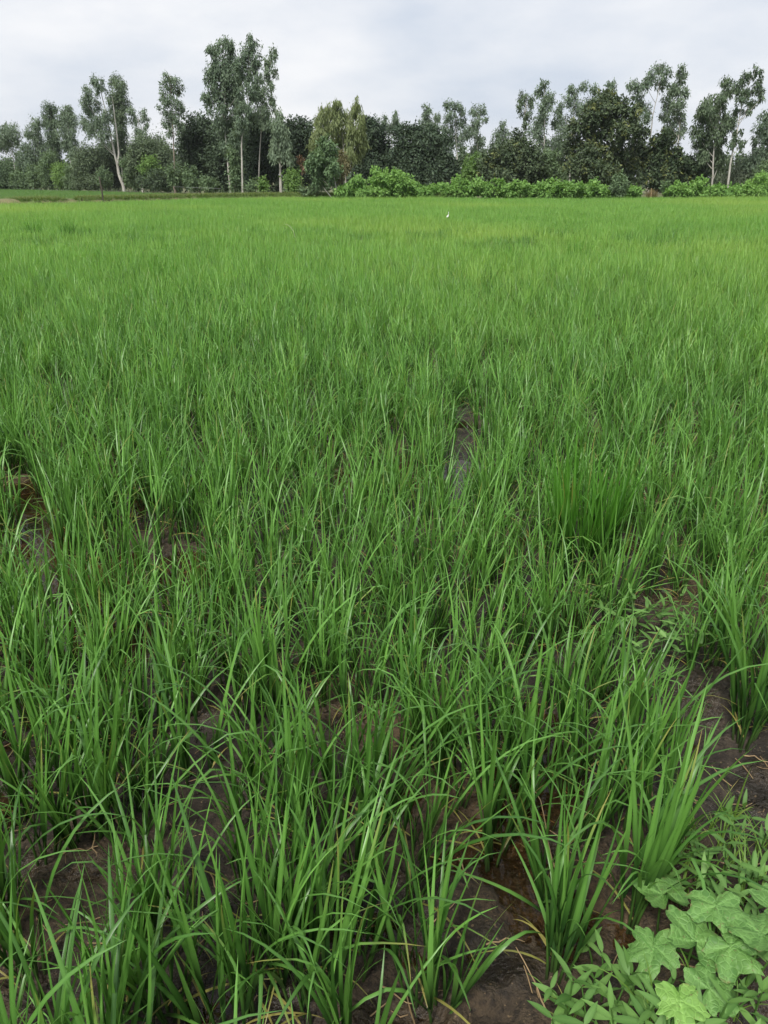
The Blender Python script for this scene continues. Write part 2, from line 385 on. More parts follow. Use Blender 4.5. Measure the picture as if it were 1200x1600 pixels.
# hand-placed hills that stand out in the photo
SPECIAL = [(ground_at(1158, 1168), 'large'), (ground_at(985, 1440, 0.0), 'corner'), (ground_at(868, 1530), 'front'), (ground_at(905, 905), 'seed')]
for q, k in SPECIAL:
    HP = HP[(HP[:, 0] - q.x) ** 2 + (HP[:, 1] - q.y) ** 2 > (0.13 if k != 'seed' else 0.17) ** 2]
HZ = mud_h(HP[:, 0], HP[:, 1]) - 0.004
top = np.stack([HP[:, 0], HP[:, 1], HZ + 0.36], 1); base = np.stack([HP[:, 0], HP[:, 1], HZ], 1)
def inview(P, m=40):
    u, v, zc = project(P); return (zc > 0.1) & (u > -m) & (u < 1200 + m) & (v > -m) & (v < 1600 + m)
vis = inview(top) | inview(base)
dist = np.hypot(HP[:, 0], HP[:, 1])
order = np.argsort(np.where(vis, dist, 1e9))
INDIV = order[:292]; NEAR = 72

def rice_label(x, y, z, near):
    u, v, _ = project(np.array((x, y, z + 0.25))); b, w = SPECIAL[3][0], ground_at(1005, 985)
    if near:
        if v > 1330: k = ('left' if u < 400 else 'middle' if u < 800 else 'right')
        else: return 'rice clump with leaves clear one by one, %s third, just above the front row' % ('left' if u < 400 else 'middle' if u < 800 else 'right')
        return 'front row rice clump rooted in dark mud at the bottom %s of the photo' % k
    if math.hypot(x - b.x, y - b.y) < 0.45: return 'ordinary rice clump next to the dense dark seedling bundle'
    if math.hypot(x - w.x, y - w.y) < 0.38: return 'rice clump around the small leafy weed patch on the right'
    if u < 170: return 'green rice clump by the left edge of the photo, behind the front rows'
    if u > 1040: return 'green rice clump by the right edge of the photo, behind the bare mud'
    if v < 760: return 'rice clump in the most distant row whose clumps still stand apart'
    return 'rice clump in the %s of the near paddy behind the front rows' % ('left half' if u < 600 else 'right half')
G_RICE = 'rice clumps of the nearest rows'
LEAN_X, LEAN_Y = R(3.0), R(-2)
def detailed_clump(loc, r, n_till, hs, label, group=G_RICE, spread=0.028, mat=None, erect=0.5, lean=14):
    t = empty('rice_plant', loc, 0); props(t, label, 'rice plant', group)
    t.rotation_euler = (r.normal(0, 0.03) - 0.02, LEAN_X + r.normal(0, 0.035), 0)
    for h, b, az, tilt, leaves in plan_clump(r, n_till, hs, spread, erect, lean):
        k = int(np.argmin([abs(h - q) for q in (0.09, 0.115, 0.14, 0.165)])); hh = (0.09, 0.115, 0.14, 0.165)[k]
        st = obj('stem', STEM_SHAPES[k], t, (b[0], b[1], 0), (0, tilt, az))
        st.rotation_mode = 'XYZ'
        for z, la, a in leaves:
            L, me = LEAF_SHAPES[int(r.integers(0, len(LEAF_SHAPES)))] if a['dry'] <= 1 else DEAD_SHAPES[int(r.integers(0, len(DEAD_SHAPES)))]
            zz = z * hh / h
            obj('leaf', me, st, (0.10 * hh * (zz / hh) ** 2, 0, zz), (0, 0, la - az), float(hs * r.uniform(0.85, 1.12)))
    return t
for n, i in enumerate(INDIV):
    r = np.random.default_rng(5000 + int(i)); loc = (HP[i, 0], HP[i, 1], HZ[i])
    if n < NEAR:
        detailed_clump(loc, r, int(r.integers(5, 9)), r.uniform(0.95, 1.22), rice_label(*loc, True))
    else:
        t = empty('rice_plant', loc, r.uniform(0, 6.283)); props(t, rice_label(*loc, False), 'rice plant', G_RICE)
        s = float(r.uniform(0.86, 1.14)); t.scale = (s, s, s * r.uniform(0.92, 1.06))
        az = t.rotation_euler.z                # common lean of the whole stand
        t.rotation_euler = (Matrix.Rotation(LEAN_X + r.normal(0, 0.05), 4, 'Y') @ Matrix.Rotation(-0.02 + r.normal(0, 0.05), 4, 'X') @ Matrix.Rotation(az, 4, 'Z')).to_euler()
        sm, lm = CLUMPS[int(r.integers(0, len(CLUMPS)))]
        props(obj('tillers', sm, t), kind='stuff'); props(obj('leaves', lm, t), kind='stuff')
q = SPECIAL[0][0]; detailed_clump((q.x, q.y, float(mud_h(q.x, q.y)) - 0.004), np.random.default_rng(71), 13, 1.45, 'tall leafy rice clump at the right edge beside the bare brown mud', None, 0.035, erect=0.62)
q = SPECIAL[1][0]; detailed_clump((q.x, q.y, float(mud_h(q.x, q.y)) - 0.004), np.random.default_rng(72), 9, 1.3, 'rice clump rising right behind the lobed vine leaves at the bank', None, 0.022, erect=0.6, lean=9)
q = SPECIAL[2][0]; detailed_clump((q.x, q.y, float(mud_h(q.x, q.y)) - 0.004), np.random.default_rng(73), 8, 1.2, 'rice clump left of the small weeds at the bottom right bank', None, 0.02, erect=0.6, lean=10)
q = SPECIAL[3][0]
t = empty('rice_seedling_bundle', (q.x, q.y, float(mud_h(q.x, q.y)))); props(t, 'dense dark green bundle of rice seedlings standing taller than the rice around it', 'rice plant')
sm, lm = joined_clump('seedling', np.random.default_rng(74), 52, 1.5, 0.085, 0.9, 6, M_SEED, lean=10)
props(obj('tillers', sm, t), kind='stuff'); props(obj('leaves', lm, t), kind='stuff')

# the rest of the paddy: one object, instanced clumps near and metre-wide patches further off
def instancer(name, P, rot, scl, idx, meshes, mat, label):
    src = bpy.data.collections.new(name + '_sources')
    for i, me in enumerate(meshes):
        src.objects.link(bpy.data.objects.new('%s_source_%02d' % (name, i), me))
    me = bpy.data.meshes.new(name); me.vertices.add(len(P)); me.vertices.foreach_set('co', np.asarray(P, np.float32).ravel())
    for nm, ty, arr, key in (('rot', 'FLOAT_VECTOR', rot, 'vector'), ('scl', 'FLOAT_VECTOR', scl, 'vector'), ('idx', 'INT', idx, 'value')):
        a = me.attributes.new(nm, ty, 'POINT'); a.data.foreach_set(key, np.asarray(arr, np.int32 if ty == 'INT' else np.float32).ravel())
    me.materials.append(mat)
    o = obj(name, me); props(o, label, None, None, 'stuff')
    ng = bpy.data.node_groups.new(name + '_nodes', 'GeometryNodeTree')
    ng.interface.new_socket('Geometry', in_out='INPUT', socket_type='NodeSocketGeometry'); ng.interface.new_socket('Geometry', in_out='OUTPUT', socket_type='NodeSocketGeometry')
    N, L = ng.nodes, ng.links
    gi, go = N.new('NodeGroupInput'), N.new('NodeGroupOutput'); ip = N.new('GeometryNodeInstanceOnPoints')
    ci = N.new('GeometryNodeCollectionInfo'); ci.inputs['Collection'].default_value = src; ci.inputs['Separate Children'].default_value = True; ci.inputs['Reset Children'].default_value = True
    def na(nm, ty):
        n = N.new('GeometryNodeInputNamedAttribute'); n.data_type = ty; n.inputs['Name'].default_value = nm; return n.outputs['Attribute']
    er = N.new('FunctionNodeEulerToRotation')
    L.new(gi.outputs[0], ip.inputs['Points']); L.new(ci.outputs[0], ip.inputs['Instance']); ip.inputs['Pick Instance'].default_value = True
    L.new(na('idx', 'INT'), ip.inputs['Instance Index']); L.new(na('rot', 'FLOAT_VECTOR'), er.inputs[0]); L.new(er.outputs[0], ip.inputs['Rotation'])
    L.new(na('scl', 'FLOAT_VECTOR'), ip.inputs['Scale']); L.new(ip.outputs[0], go.inputs[0])
    md = o.modifiers.new('scatter', 'NODES'); md.node_group = ng
    return o
def both(sm, lm, name, mat=None):      # one mesh of stems and leaves, for instancing
    def rd(me):
        V = np.empty(len(me.vertices) * 3); me.vertices.foreach_get('co', V); F = np.empty(len(me.loops), int); me.loops.foreach_get('vertex_index', F)
        C = np.empty(len(me.vertices) * 4); me.color_attributes['lc'].data.foreach_get('color', C); return V.reshape(-1, 3), F.reshape(-1, 4), C.reshape(-1, 4)
    b = Bag(); A = rd(sm); B = rd(lm); b.add(*A); b.add(*B); me = b.mesh(name, mat or M_RICE); me.materials.append(M_STEM)
    mi = np.zeros(len(me.polygons), np.int32); mi[:len(A[1])] = 1; me.polygons.foreach_set('material_index', mi); return me
def patch_mesh(seed, size=1.0, hills_n=48, mat=None, hs=0.95, w=1.1, till=3):
    r = np.random.default_rng(seed); lb = Bag()
    for i in range(hills_n):
        x, y = r.uniform(-size / 2, size / 2, 2); h1 = hs * r.uniform(0.85, 1.12)
        for h, b, az, tilt, leaves in plan_clump(r, till, h1, 0.03, 0.5, 15):
            M = mat4((x + b[0], y + b[1], 0), az, tilt)
            for z, la, a in leaves[:3]:
                a = dict(a); a['W'] *= w; a['twist'] = 0
                V, F, C = blade(n=4, **a); lb.add(xf(V, M @ mat4((0.10 * h, 0, z), la - az, 0.0)), F, C)
    return lb.mesh('rice_patch', mat or M_RICE_LIT)

rest = np.setdiff1d(np.arange(len(HP)), INDIV)
PP = np.stack([HP[rest, 0], HP[rest, 1], HZ[rest]], 1); n1 = len(rest)
rot = np.stack([rng.normal(-0.02, 0.05, n1), rng.normal(LEAN_X, 0.05, n1), rng.uniform(0, 6.283, n1)], 1)
s1 = rng.uniform(0.88, 1.14, n1) * (1 + 0.5 * fbm(PP[:, 0] * 0.5, PP[:, 1] * 0.35, 3)); scl = np.stack([s1, s1, s1 * rng.uniform(0.93, 1.06, n1)], 1)
idx = rng.integers(0, 9, n1) + 9 * (rng.random(n1) < 0.8 * sstep(3.0, 14.0, PP[:, 1]))  # clumps with the painted-lit leaf colour grow more common with distance
# metre patches
gx, gy = np.meshgrid(np.arange(-62, 62, 0.82), np.arange(13.9, 66, 0.82))
FP = np.stack([gx.ravel(), gy.ravel()], 1) + rng.uniform(-0.16, 0.16, (gx.size, 2))
k = (np.abs(FP[:, 0]) < 0.72 * FP[:, 1] + 3) & (FP[:, 1] < edge_dist(FP[:, 0], FP[:, 1]) - 0.45)
FP = FP[k]; n2 = len(FP)
hvar = 1 + 0.6 * fbm(FP[:, 0] * 0.30 + 4, FP[:, 1] * 0.16, 4)
rot2 = np.stack([rng.normal(0, 0.02, n2), rng.normal(LEAN_X, 0.02, n2), rng.integers(0, 4, n2) * math.pi / 2 + rng.normal(0, 0.2, n2)], 1)
scl2 = np.stack([np.ones(n2), np.ones(n2), hvar * rng.uniform(0.95, 1.06, n2)], 1)
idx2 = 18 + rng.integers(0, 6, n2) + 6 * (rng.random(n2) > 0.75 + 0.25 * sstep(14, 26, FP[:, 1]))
meshes = [both(a, b, 'rice_clump') for a, b in CLUMPS] + [both(a, b, 'rice_clump', M_RICE_LIT) for a, b in CLUMPS] + [patch_mesh(300 + i) for i in range(6)] + [patch_mesh(310 + i, mat=M_RICE) for i in range(3)] * 2
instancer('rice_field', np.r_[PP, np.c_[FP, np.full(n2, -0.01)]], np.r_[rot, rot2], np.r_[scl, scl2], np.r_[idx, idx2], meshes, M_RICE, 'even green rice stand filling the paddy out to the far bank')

# ------------------------------------------------------------------ far bank, second paddy
def bund_mesh(path, width, height, seed, nseg=140, m=9):
    Q = smooth_path(path, nseg); T = np.gradient(Q, axis=0)[:, :2]; T /= np.linalg.norm(T, axis=1)[:, None]; Nn = np.stack([-T[:, 1], T[:, 0]], 1)
    a = np.linspace(-1, 1, m); V = []
    for j, t in enumerate(a):
        P = Q.copy(); P[:, :2] += Nn * t * width / 2
        P[:, 2] = -0.03 + height * (1 - t * t) ** 0.8 * (1 + 0.35 * fbm(P[:, 0] * 1.3 + seed, P[:, 1] * 1.3, 3)) ; V.append(P)
    V = np.stack(V, 1); return mesh_np('bund', V.reshape(-1, 3), grid_faces(nseg, m), M_EARTH), Q
bpath = [(p[0], p[1] + 0.5, 0) for p in EDGE_P[:7]]
bm_, BQ = bund_mesh(bpath, 1.5, 0.47, 1.0)
props(obj('bund', bm_), kind='structure')
def grass_tufts(n, r, h, mat, nb=9):
    lb = Bag()
    for i in range(nb):
        V, F, C = blade(h * r.uniform(0.5, 1.1), r.uniform(0.006, 0.012), R(r.uniform(2, 25)), R(r.uniform(30, 100)), n=4, rnd=r.random(), dry=r.random() ** 2)
        lb.add(xf(V, mat4((r.normal(0, 0.05), r.normal(0, 0.05), 0), r.uniform(0, 6.28), 0)), F, C)
    return lb.mesh('grass_tuft', mat)
TUFTS = [grass_tufts(0, np.random.default_rng(400 + i), 0.34, M_BUND, 16) for i in range(4)]
n3 = 7000; kq = rng.integers(0, len(BQ), n3)
BP = BQ[kq] + np.c_[rng.uniform(-0.35, 0.35, n3), rng.normal(0, 0.30, n3), np.full(n3, 0.32)]
keep = fbm(BP[:, 0] * 0.5, BP[:, 1] * 0.5, 3) > -0.22; BP = BP[keep]; n3 = len(BP)
ss = rng.uniform(0.5, 1.1, n3)
instancer('bank_grass', BP, np.c_[np.zeros((n3, 2)), rng.uniform(0, 6.28, n3)], np.c_[ss, ss, ss], rng.integers(0, 4, n3), TUFTS, M_BUND, 'patchy dry and green grass along the low far bank')

# second paddy beyond the bank on the left, up to the trees
TREE_FRONT = [(-200, 118), (0, 104), (130, 92), (250, 78), (350, 68), (450, 63), (530, 60), (700, 60), (900, 61), (1200, 62), (1400, 62)]
def tree_front(u): return float(np.interp(u, [a for a, b in TREE_FRONT], [b for a, b in TREE_FRONT]))
gx, gy = np.meshgrid(np.arange(-72, -6, 0.95), np.arange(38, 112, 0.95))
SP2 = np.stack([gx.ravel(), gy.ravel()], 1) + rng.uniform(-0.2, 0.2, (gx.size, 2))
uu, _, _ = project(np.c_[SP2, np.zeros(len(SP2))])
fr = np.interp(uu, [a for a, b in TREE_FRONT], [b for a, b in TREE_FRONT])
k = (SP2[:, 1] > edge_dist(SP2[:, 0], SP2[:, 1]) + 1.4) & (SP2[:, 1] < fr - 2.0 - 5 * sstep(300, 440, uu)) & (uu > -220) & (uu < 425)
SP2 = SP2[k]; n4 = len(SP2)
meshes2 = [patch_mesh(340 + i, 1.15, 26, M_RICE2, 0.95, 1.9, 5) for i in range(4)]
instancer('distant_rice_field', np.c_[SP2, np.full(n4, -0.05)], np.c_[np.zeros((n4, 2)), rng.uniform(0, 6.28, n4)], np.c_[np.ones(n4), np.ones(n4), rng.uniform(0.92, 1.05, n4)], rng.integers(0, 4, n4), meshes2, M_RICE2, 'smooth green rice paddy beyond the low bank on the left')

# taller dark tufts in the distant rice
for u, v, s, lab in ((50, 352, 1.5, 'small dark tuft of tall rice near the left edge of the far field'), (104, 354, 1.55, 'dark rice tuft right of the one nearest the left edge'),
                     (252, 412, 1.25, 'low dark rice tuft in the left middle of the field'), (905, 384, 1.45, 'dark tall rice tuft in the far right of the field'), (800, 388, 1.2, 'faint darker rice tuft left of the far right one')):
    q = ground_at(u, v, 0.36)
    t = empty('rice_tuft', (q.x, q.y, 0)); props(t, lab, 'rice plant', 'darker tufts in the far rice')
    sm, lm = joined_clump('tuft', np.random.default_rng(int(u)), 30, s, 0.16, 0.8, 5, M_SEED)
    props(obj('tillers', sm, t), kind='stuff'); props(obj('leaves', lm, t), kind='stuff')

# ------------------------------------------------------------------ trees
def foliage_mat(name, dark, light, trans=0.25, flush=None):
    return leaf_material(name, dark, light, tip=flush, trans=trans, rough=0.6, spec=0.25, transc=1.2)
M_EUC = foliage_mat('eucalyptus_leaf', (0.090, 0.138, 0.088), (0.240, 0.312, 0.205), 0.3)
M_EUCD = foliage_mat('dark_eucalyptus_leaf', (0.060, 0.100, 0.056), (0.160, 0.215, 0.122), 0.25)
M_EUCY = foliage_mat('yellowish_eucalyptus_leaf', (0.100, 0.140, 0.055), (0.240, 0.290, 0.125), 0.3)
M_EUCF = foliage_mat('bluish_sapling_leaf', (0.090, 0.155, 0.075), (0.200, 0.300, 0.145), 0.3)
M_BRN = foliage_mat('brownish_sapling_leaf', (0.100, 0.110, 0.050), (0.200, 0.180, 0.090), 0.3)
M_MANGO = foliage_mat('mango_leaf', (0.028, 0.052, 0.030), (0.098, 0.138, 0.078), 0.15)
M_MANGOT = foliage_mat('mango_leaf_with_new_growth', (0.032, 0.058, 0.028), (0.105, 0.142, 0.070), 0.15, flush=(0.170, 0.190, 0.060))
M_BUSH = foliage_mat('bush_leaf', (0.085, 0.140, 0.072), (0.205, 0.290, 0.150), 0.3)
M_BUSHD = foliage_mat('dark_bush_leaf', (0.058, 0.095, 0.054), (0.155, 0.205, 0.112), 0.2)
M_BRIGHT = foliage_mat('bright_bush_leaf', (0.095, 0.185, 0.045), (0.220, 0.345, 0.105), 0.3)
M_CREEP = foliage_mat('creeper_leaf', (0.120, 0.255, 0.058), (0.285, 0.470, 0.135), 0.35)
M_GREY = foliage_mat('grey_green_leaf', (0.100, 0.135, 0.085), (0.210, 0.250, 0.170), 0.3)
M_DEAD = foliage_mat('withered_leaf', (0.14, 0.085, 0.05), (0.28, 0.18, 0.11), 0.15)
M_BARKW = plain_material('pale_eucalyptus_bark', (0.26, 0.245, 0.21), (0.50, 0.48, 0.44), 1.2, 0.8, 0.2, 5, (3, 3, 0.8))
M_BARKD = plain_material('dark_bark', (0.035, 0.028, 0.022), (0.10, 0.08, 0.06), 3, 0.9, 0.4, 5, (3, 3, 0.8))
M_BARKB = plain_material('brown_bark', (0.14, 0.11, 0.085), (0.28, 0.23, 0.18), 3, 0.9, 0.4, 5, (3, 3, 0.8))

def leaves_in_lobes(lobes, r, size, aspect, hang, per_m2, flush=0.0, shell=0.5):
    """lobes (cx,cy,cz,rx,ry,rz); diamond leaves spread through each lobe in small sprays; returns V,F,C"""
    allV, allC = [], []
    for cx, cy, cz, rx, ry, rz in lobes:
        n = int(per_m2 * 1.5 * (rx * rz * math.pi) ) + 14
        ns = max(5, n // (20 if hang > 0.35 else 14))                                   # sprays
        d = r.normal(size=(ns, 3)); d /= np.linalg.norm(d, axis=1)[:, None]
        rad = (r.random(ns) ** shell * np.where(r.random(ns) < 0.16, r.uniform(1.1, 1.5, ns), 1.0))[:, None]
        sc = d * rad * np.array((rx, ry, rz)) + np.array((cx, cy, cz))
        which = r.integers(0, ns, n); spray_r = 0.18 * (rx + rz) / 2 + 0.04
        off = r.normal(0, 1, (n, 3)) * spray_r * np.array((0.75, 0.75, 0.75 + hang * 0.7)); off[:, 2] -= hang * spray_r * 0.6
        P = sc[which] + off
        out = d[which] * 0.8 + r.normal(0, 0.6, (n, 3)); out[:, 2] += 0.2
        ax = out * (1 - hang) + np.array((0, 0, -1.0)) * hang * 1.3 + r.normal(0, 0.28, (n, 3)); ax /= np.linalg.norm(ax, axis=1)[:, None] + 1e-9
        nr = r.normal(0, 0.55, (n, 3)) + d[which] * 0.7 + np.array((0, 0, 0.7)); sd = np.cross(ax, nr); sd /= np.linalg.norm(sd, axis=1)[:, None] + 1e-9
        l = size * r.uniform(0.6, 1.35, n)[:, None]; w = l * aspect
        nn = np.cross(sd, ax) * l * 0.08
        V = np.stack([P, P + ax * l * 0.45 + sd * w - nn, P + ax * l, P + ax * l * 0.45 - sd * w - nn], 1)
        C = np.zeros((n, 4, 4)); C[..., 3] = 1
        g = np.clip(r.normal(0.45, 0.2, n) + (r.random(ns)[which] - 0.5) * 0.7, 0, 1); C[..., 1] = g[:, None]
        C[..., 0] = 1.0
        if flush: C[..., 2] = ((r.random(ns) < flush) & (d[:, 2] > -0.25) & (rad[:, 0] > 0.55))[which][:, None] * r.uniform(0.4, 1.0, n)[:, None]
        allV.append(V.reshape(-1, 3)); allC.append(C.reshape(-1, 4))
    V = np.concatenate(allV); return V, np.arange(len(V)).reshape(-1, 4), np.concatenate(allC)

def tree(name, label, cat, d, trunks, lobes, mat, bark, r_base=0.13, size=0.2, aspect=0.17, hang=0.6, per_m2=330, depth=None, flush=0.0, shell=0.5, group=None, limbs=True, ground_z=-0.05, blobs=1.0):
    r = np.random.default_rng(abs(hash(label)) % 2 ** 31 if False else sum(ord(c) * (i + 7) for i, c in enumerate(label)))
    u0 = trunks[0][0][0] if trunks else lobes[0][0]
    bx = col_to_x(u0, d, 0.0); base = Vector((bx, d, ground_z))
    t = empty(name, base); props(t, label, cat, group)
    xs = [l[0] for l in lobes]; half = (max(xs) - min(xs)) / 2 + np.mean([l[2] for l in lobes])
    dep = (depth if depth is not None else 0.55) * half * m_per_px(d)
    Lw = []
    for l in lobes:
        dy = float(np.clip(r.normal(0, 0.5), -1, 1)) * dep
        c = far_at(l[0], l[1], d + dy); mp = m_per_px(d + dy, c[2])
        blobs_ = blobs * 1.16
        Lw.append((c[0], c[1], c[2], l[2] * mp * blobs_, max(l[2], l[3]) * mp * 0.95 + 0.15 * dep, l[3] * mp * blobs_))
    V, F, C = leaves_in_lobes(Lw, r, size, aspect, hang, per_m2, flush, shell)
    V[:, 2] = np.maximum(V[:, 2], ground_z + 0.01 + 0.1 * r.random(len(V)))
    obj('crown', mesh_np('crown', V - np.array(base), F, mat, C, smooth=False), t)
    bag = Bag(); paths = []
    for k, tr in enumerate(trunks):
        P = np.array([far_at(u, v, d) for u, v in tr])
        if k == 0 and P[0][2] > ground_z: P = np.concatenate([[(P[0][0], d, ground_z - 0.05)], P])
        elif k == 0: P[0][2] = ground_z - 0.05
        Q = smooth_path(P, max(10, 4 * len(P))); Q[:, 1] += np.cumsum(r.normal(0, 0.03, len(Q)))
        if k > 0: Q[:, 1] += paths[0][np.argmin(np.abs(paths[0][:, 2] - Q[0][2])), 1] - Q[0, 1]
        rr = 0.74 * r_base * (1 if k == 0 else 0.66) * (1 - 0.85 * np.linspace(0, 1, len(Q)) ** 0.75); paths.append(Q); bag.add(*tube(Q, rr, 7))
    if limbs and paths:
        for l in Lw:
            best = None
            for Q in paths:
                want = l[2] - 0.35 - 0.9 * np.hypot(Q[:, 0] - l[0], Q[:, 1] - l[1]); e = np.abs(Q[:, 2] - want) + 0.4 * np.hypot(Q[:, 0] - l[0], Q[:, 1] - l[1])
                i = int(np.argmin(e))
                if best is None or e[i] < best[0]: best = (e[i], Q, i)
            _, Q, i = best; a = Q[i]; b = np.array(l[:3]); md = (a + b) / 2 + np.array((0, 0, -0.15 * np.linalg.norm((b - a)[:2])))
            rr = r_base * 0.22 * (1 - 0.8 * i / len(Q)) + 0.010
            bag.add(*tube(smooth_path([a, md, b], 5), np.linspace(rr, 0.01, 5), 4))
    if paths: obj('trunk', mesh_np('trunk', np.concatenate(bag.V) - np.array(base), np.concatenate(bag.F), bark), t)
    return t
def euc(label, d, trunks, lobes, mat=None, bark=None, **k):
    k.setdefault('size', 0.24); return tree('eucalyptus_tree', label, 'tree', d, trunks, lobes, mat or M_EUC, bark or M_BARKW, group='eucalyptus trees along the far edge', **k)
def mango(label, d, trunks, lobes, mat=None, **k):
    k.setdefault('size', 0.26); k.setdefault('aspect', 0.24); k.setdefault('hang', 0.3); k.setdefault('per_m2', 430); k.setdefault('shell', 0.33)
    return tree('broadleaf_tree', label, 'tree', d, trunks, lobes, mat or M_MANGO, M_BARKD, group='dense dark trees behind the field', **k)
def bush(label, d, lobes, mat=None, name='bush', **k):
    k.setdefault('size', 0.2); k.setdefault('aspect', 0.25); k.setdefault('hang', 0.3); k.setdefault('per_m2', 480); k.setdefault('shell', 0.4)
    x, v = lobes[0][0], max(l[1] + l[3] for l in lobes)
    return tree(name, label, 'bush', d, [[(x, v), (x, lobes[0][1])]], lobes, mat or M_BUSH, M_BARKB, r_base=0.05, **k)

# eucalyptus, left to right
euc('pale eucalyptus at the far left edge with a thin white trunk', 104, [[(24, 284), (22, 265), (18, 238), (15, 208)]], [(16, 203, 13, 9), (4, 210, 8, 10), (10, 224, 14, 9), (24, 215, 6, 9), (-6, 222, 9, 9)])
euc('low eucalyptus just right of the leftmost white trunk', 102, [[(44, 288), (43, 230)]], [(41, 230, 8, 8), (38, 245, 10, 11), (47, 252, 11, 12), (36, 262, 9, 10)])
euc('medium eucalyptus left of the dark narrow one in the left group', 103, [[(62, 288), (58, 200)]], [(57, 193, 8, 9), (54, 209, 12, 8), (60, 226, 13, 12), (43, 208, 4, 6), (62, 250, 14, 14)])
euc('narrow dark eucalyptus thickly leafed down its stem in the left group', 101, [[(88, 288), (84, 230), (79, 172)]], [(78, 168, 9, 8), (75, 182, 8, 10), (84, 190, 7, 9), (82, 207, 10, 14), (84, 226, 12, 13), (86, 246, 9, 14), (70, 190, 4, 6)], M_EUCD)
euc('open topped eucalyptus right of the dark narrow one', 98, [[(112, 288), (108, 220), (105, 175)]], [(104, 173, 9, 8), (99, 187, 9, 10), (111, 187, 9, 10), (104, 203, 13, 10), (109, 220, 11, 9), (114, 236, 10, 8), (102, 225, 6, 8)])
euc('forked eucalyptus with a curved bright white trunk on the left', 90, [[(193, 289), (186, 276), (184, 265), (183, 257), (179, 243), (175, 222), (168, 190), (160, 150), (154, 130)], [(183, 257), (185, 240), (182, 215), (178, 182), (174, 150)]],
    [(150, 126, 9, 7), (156, 137, 8, 6), (138, 145, 8, 9), (133, 160, 7, 10), (141, 172, 8, 10), (131, 190, 6, 11), (143, 203, 8, 12), (155, 190, 9, 11), (161, 206, 11, 10), (165, 180, 6, 11), (152, 165, 5, 8)], r_base=0.26, per_m2=300)
euc('dark dense eucalyptus crown behind the curved white trunk', 94, [[(192, 290), (188, 230), (184, 140)]], [(180, 126, 11, 7), (187, 139, 9, 11), (188, 157, 12, 12), (175, 153, 9, 9), (190, 175, 8, 12), (180, 178, 8, 11), (187, 196, 10, 13), (190, 213, 8, 12), (184, 228, 9, 11)], M_EUCD)
euc('sparse low eucalyptus right of the curved white trunk', 92, [[(222, 290), (219, 220), (216, 180)]], [(206, 172, 6, 6), (223, 176, 5, 7), (228, 188, 5, 7), (211, 188, 7, 7), (219, 206, 11, 8), (224, 218, 9, 7)], per_m2=260)
euc('lone slender eucalyptus with an airy column crown', 76, [[(274, 292), (273, 262), (271, 230), (269, 170), (266, 115)]], [(262, 119, 6, 7), (273, 124, 7, 7), (257, 134, 7, 7), (269, 139, 8, 7), (282, 141, 5, 7), (261, 154, 9, 8), (277, 159, 8, 8), (285, 171, 5, 9), (257, 171, 7, 8), (269, 177, 10, 8), (261, 192, 8, 8), (278, 193, 8, 7), (268, 206, 7, 6), (255, 150, 4, 7)], bark=M_BARKB, per_m2=260, hang=0.4)
euc('tallest eucalyptus pair, left tree with the broad heavy crown', 68, [[(360, 296), (357, 270), (354, 225), (351, 200), (352, 150), (350, 90)]],
    [(349, 64, 9, 6), (339, 75, 11, 7), (329, 78, 6, 6), (360, 72, 11, 8), (348, 95, 18, 12), (334, 110, 10, 11), (355, 115, 17, 13), (329, 124, 8, 8), (350, 135, 19, 13), (323, 148, 7, 8), (340, 152, 13, 9), (362, 150, 11, 13), (327, 165, 5, 8), (345, 167, 11, 7), (364, 185, 15, 11), (353, 205, 11, 9), (370, 212, 12, 12), (372, 120, 9, 12), (372, 145, 9, 12), (345, 190, 12, 10), (372, 165, 10, 10), (352, 228, 9, 9), (366, 238, 10, 10)], r_base=0.13, per_m2=360, mat=M_EUC)
euc('tallest eucalyptus pair, right tree with the highest tip', 66, [[(379, 298), (378, 260), (377, 215), (385, 185), (388, 140), (390, 75)]],
    [(389, 58, 5, 6), (397, 70, 8, 7), (384, 76, 8, 7), (379, 90, 10, 8), (400, 90, 7, 9), (395, 105, 11, 9), (383, 115, 9, 9), (402, 125, 8, 9), (390, 135, 9, 9), (397, 150, 7, 7), (388, 166, 8, 8), (377, 170, 9, 9), (380, 188, 9, 8), (372, 100, 8, 8), (392, 180, 6, 7), (374, 203, 8, 9)], r_base=0.13, per_m2=320)
euc('slim leaning eucalyptus stem right of the tallest pair', 70, [[(404, 296), (406, 230), (409, 190), (415, 140), (425, 88)]],
    [(430, 81, 6, 7), (424, 94, 8, 7), (419, 105, 7, 7), (431, 114, 4, 5), (415, 120, 8, 9), (424, 134, 5, 7), (411, 140, 7, 8), (424, 150, 5, 7), (410, 158, 6, 8), (426, 164, 5, 8), (414, 172, 8, 8), (404, 178, 8, 9), (410, 192, 8, 8), (403, 150, 7, 9)], r_base=0.1, per_m2=290)
euc('short eucalyptus with a straight white trunk right of the tallest pair', 63, [[(439, 300), (438, 280), (437, 250), (435, 190)]], [(437, 179, 7, 7), (433, 194, 10, 9), (440, 205, 11, 9), (431, 220, 10, 11), (446, 226, 11, 11), (435, 239, 11, 9), (451, 243, 8, 8), (425, 236, 5, 8)], r_base=0.19, hang=0.75, per_m2=380)
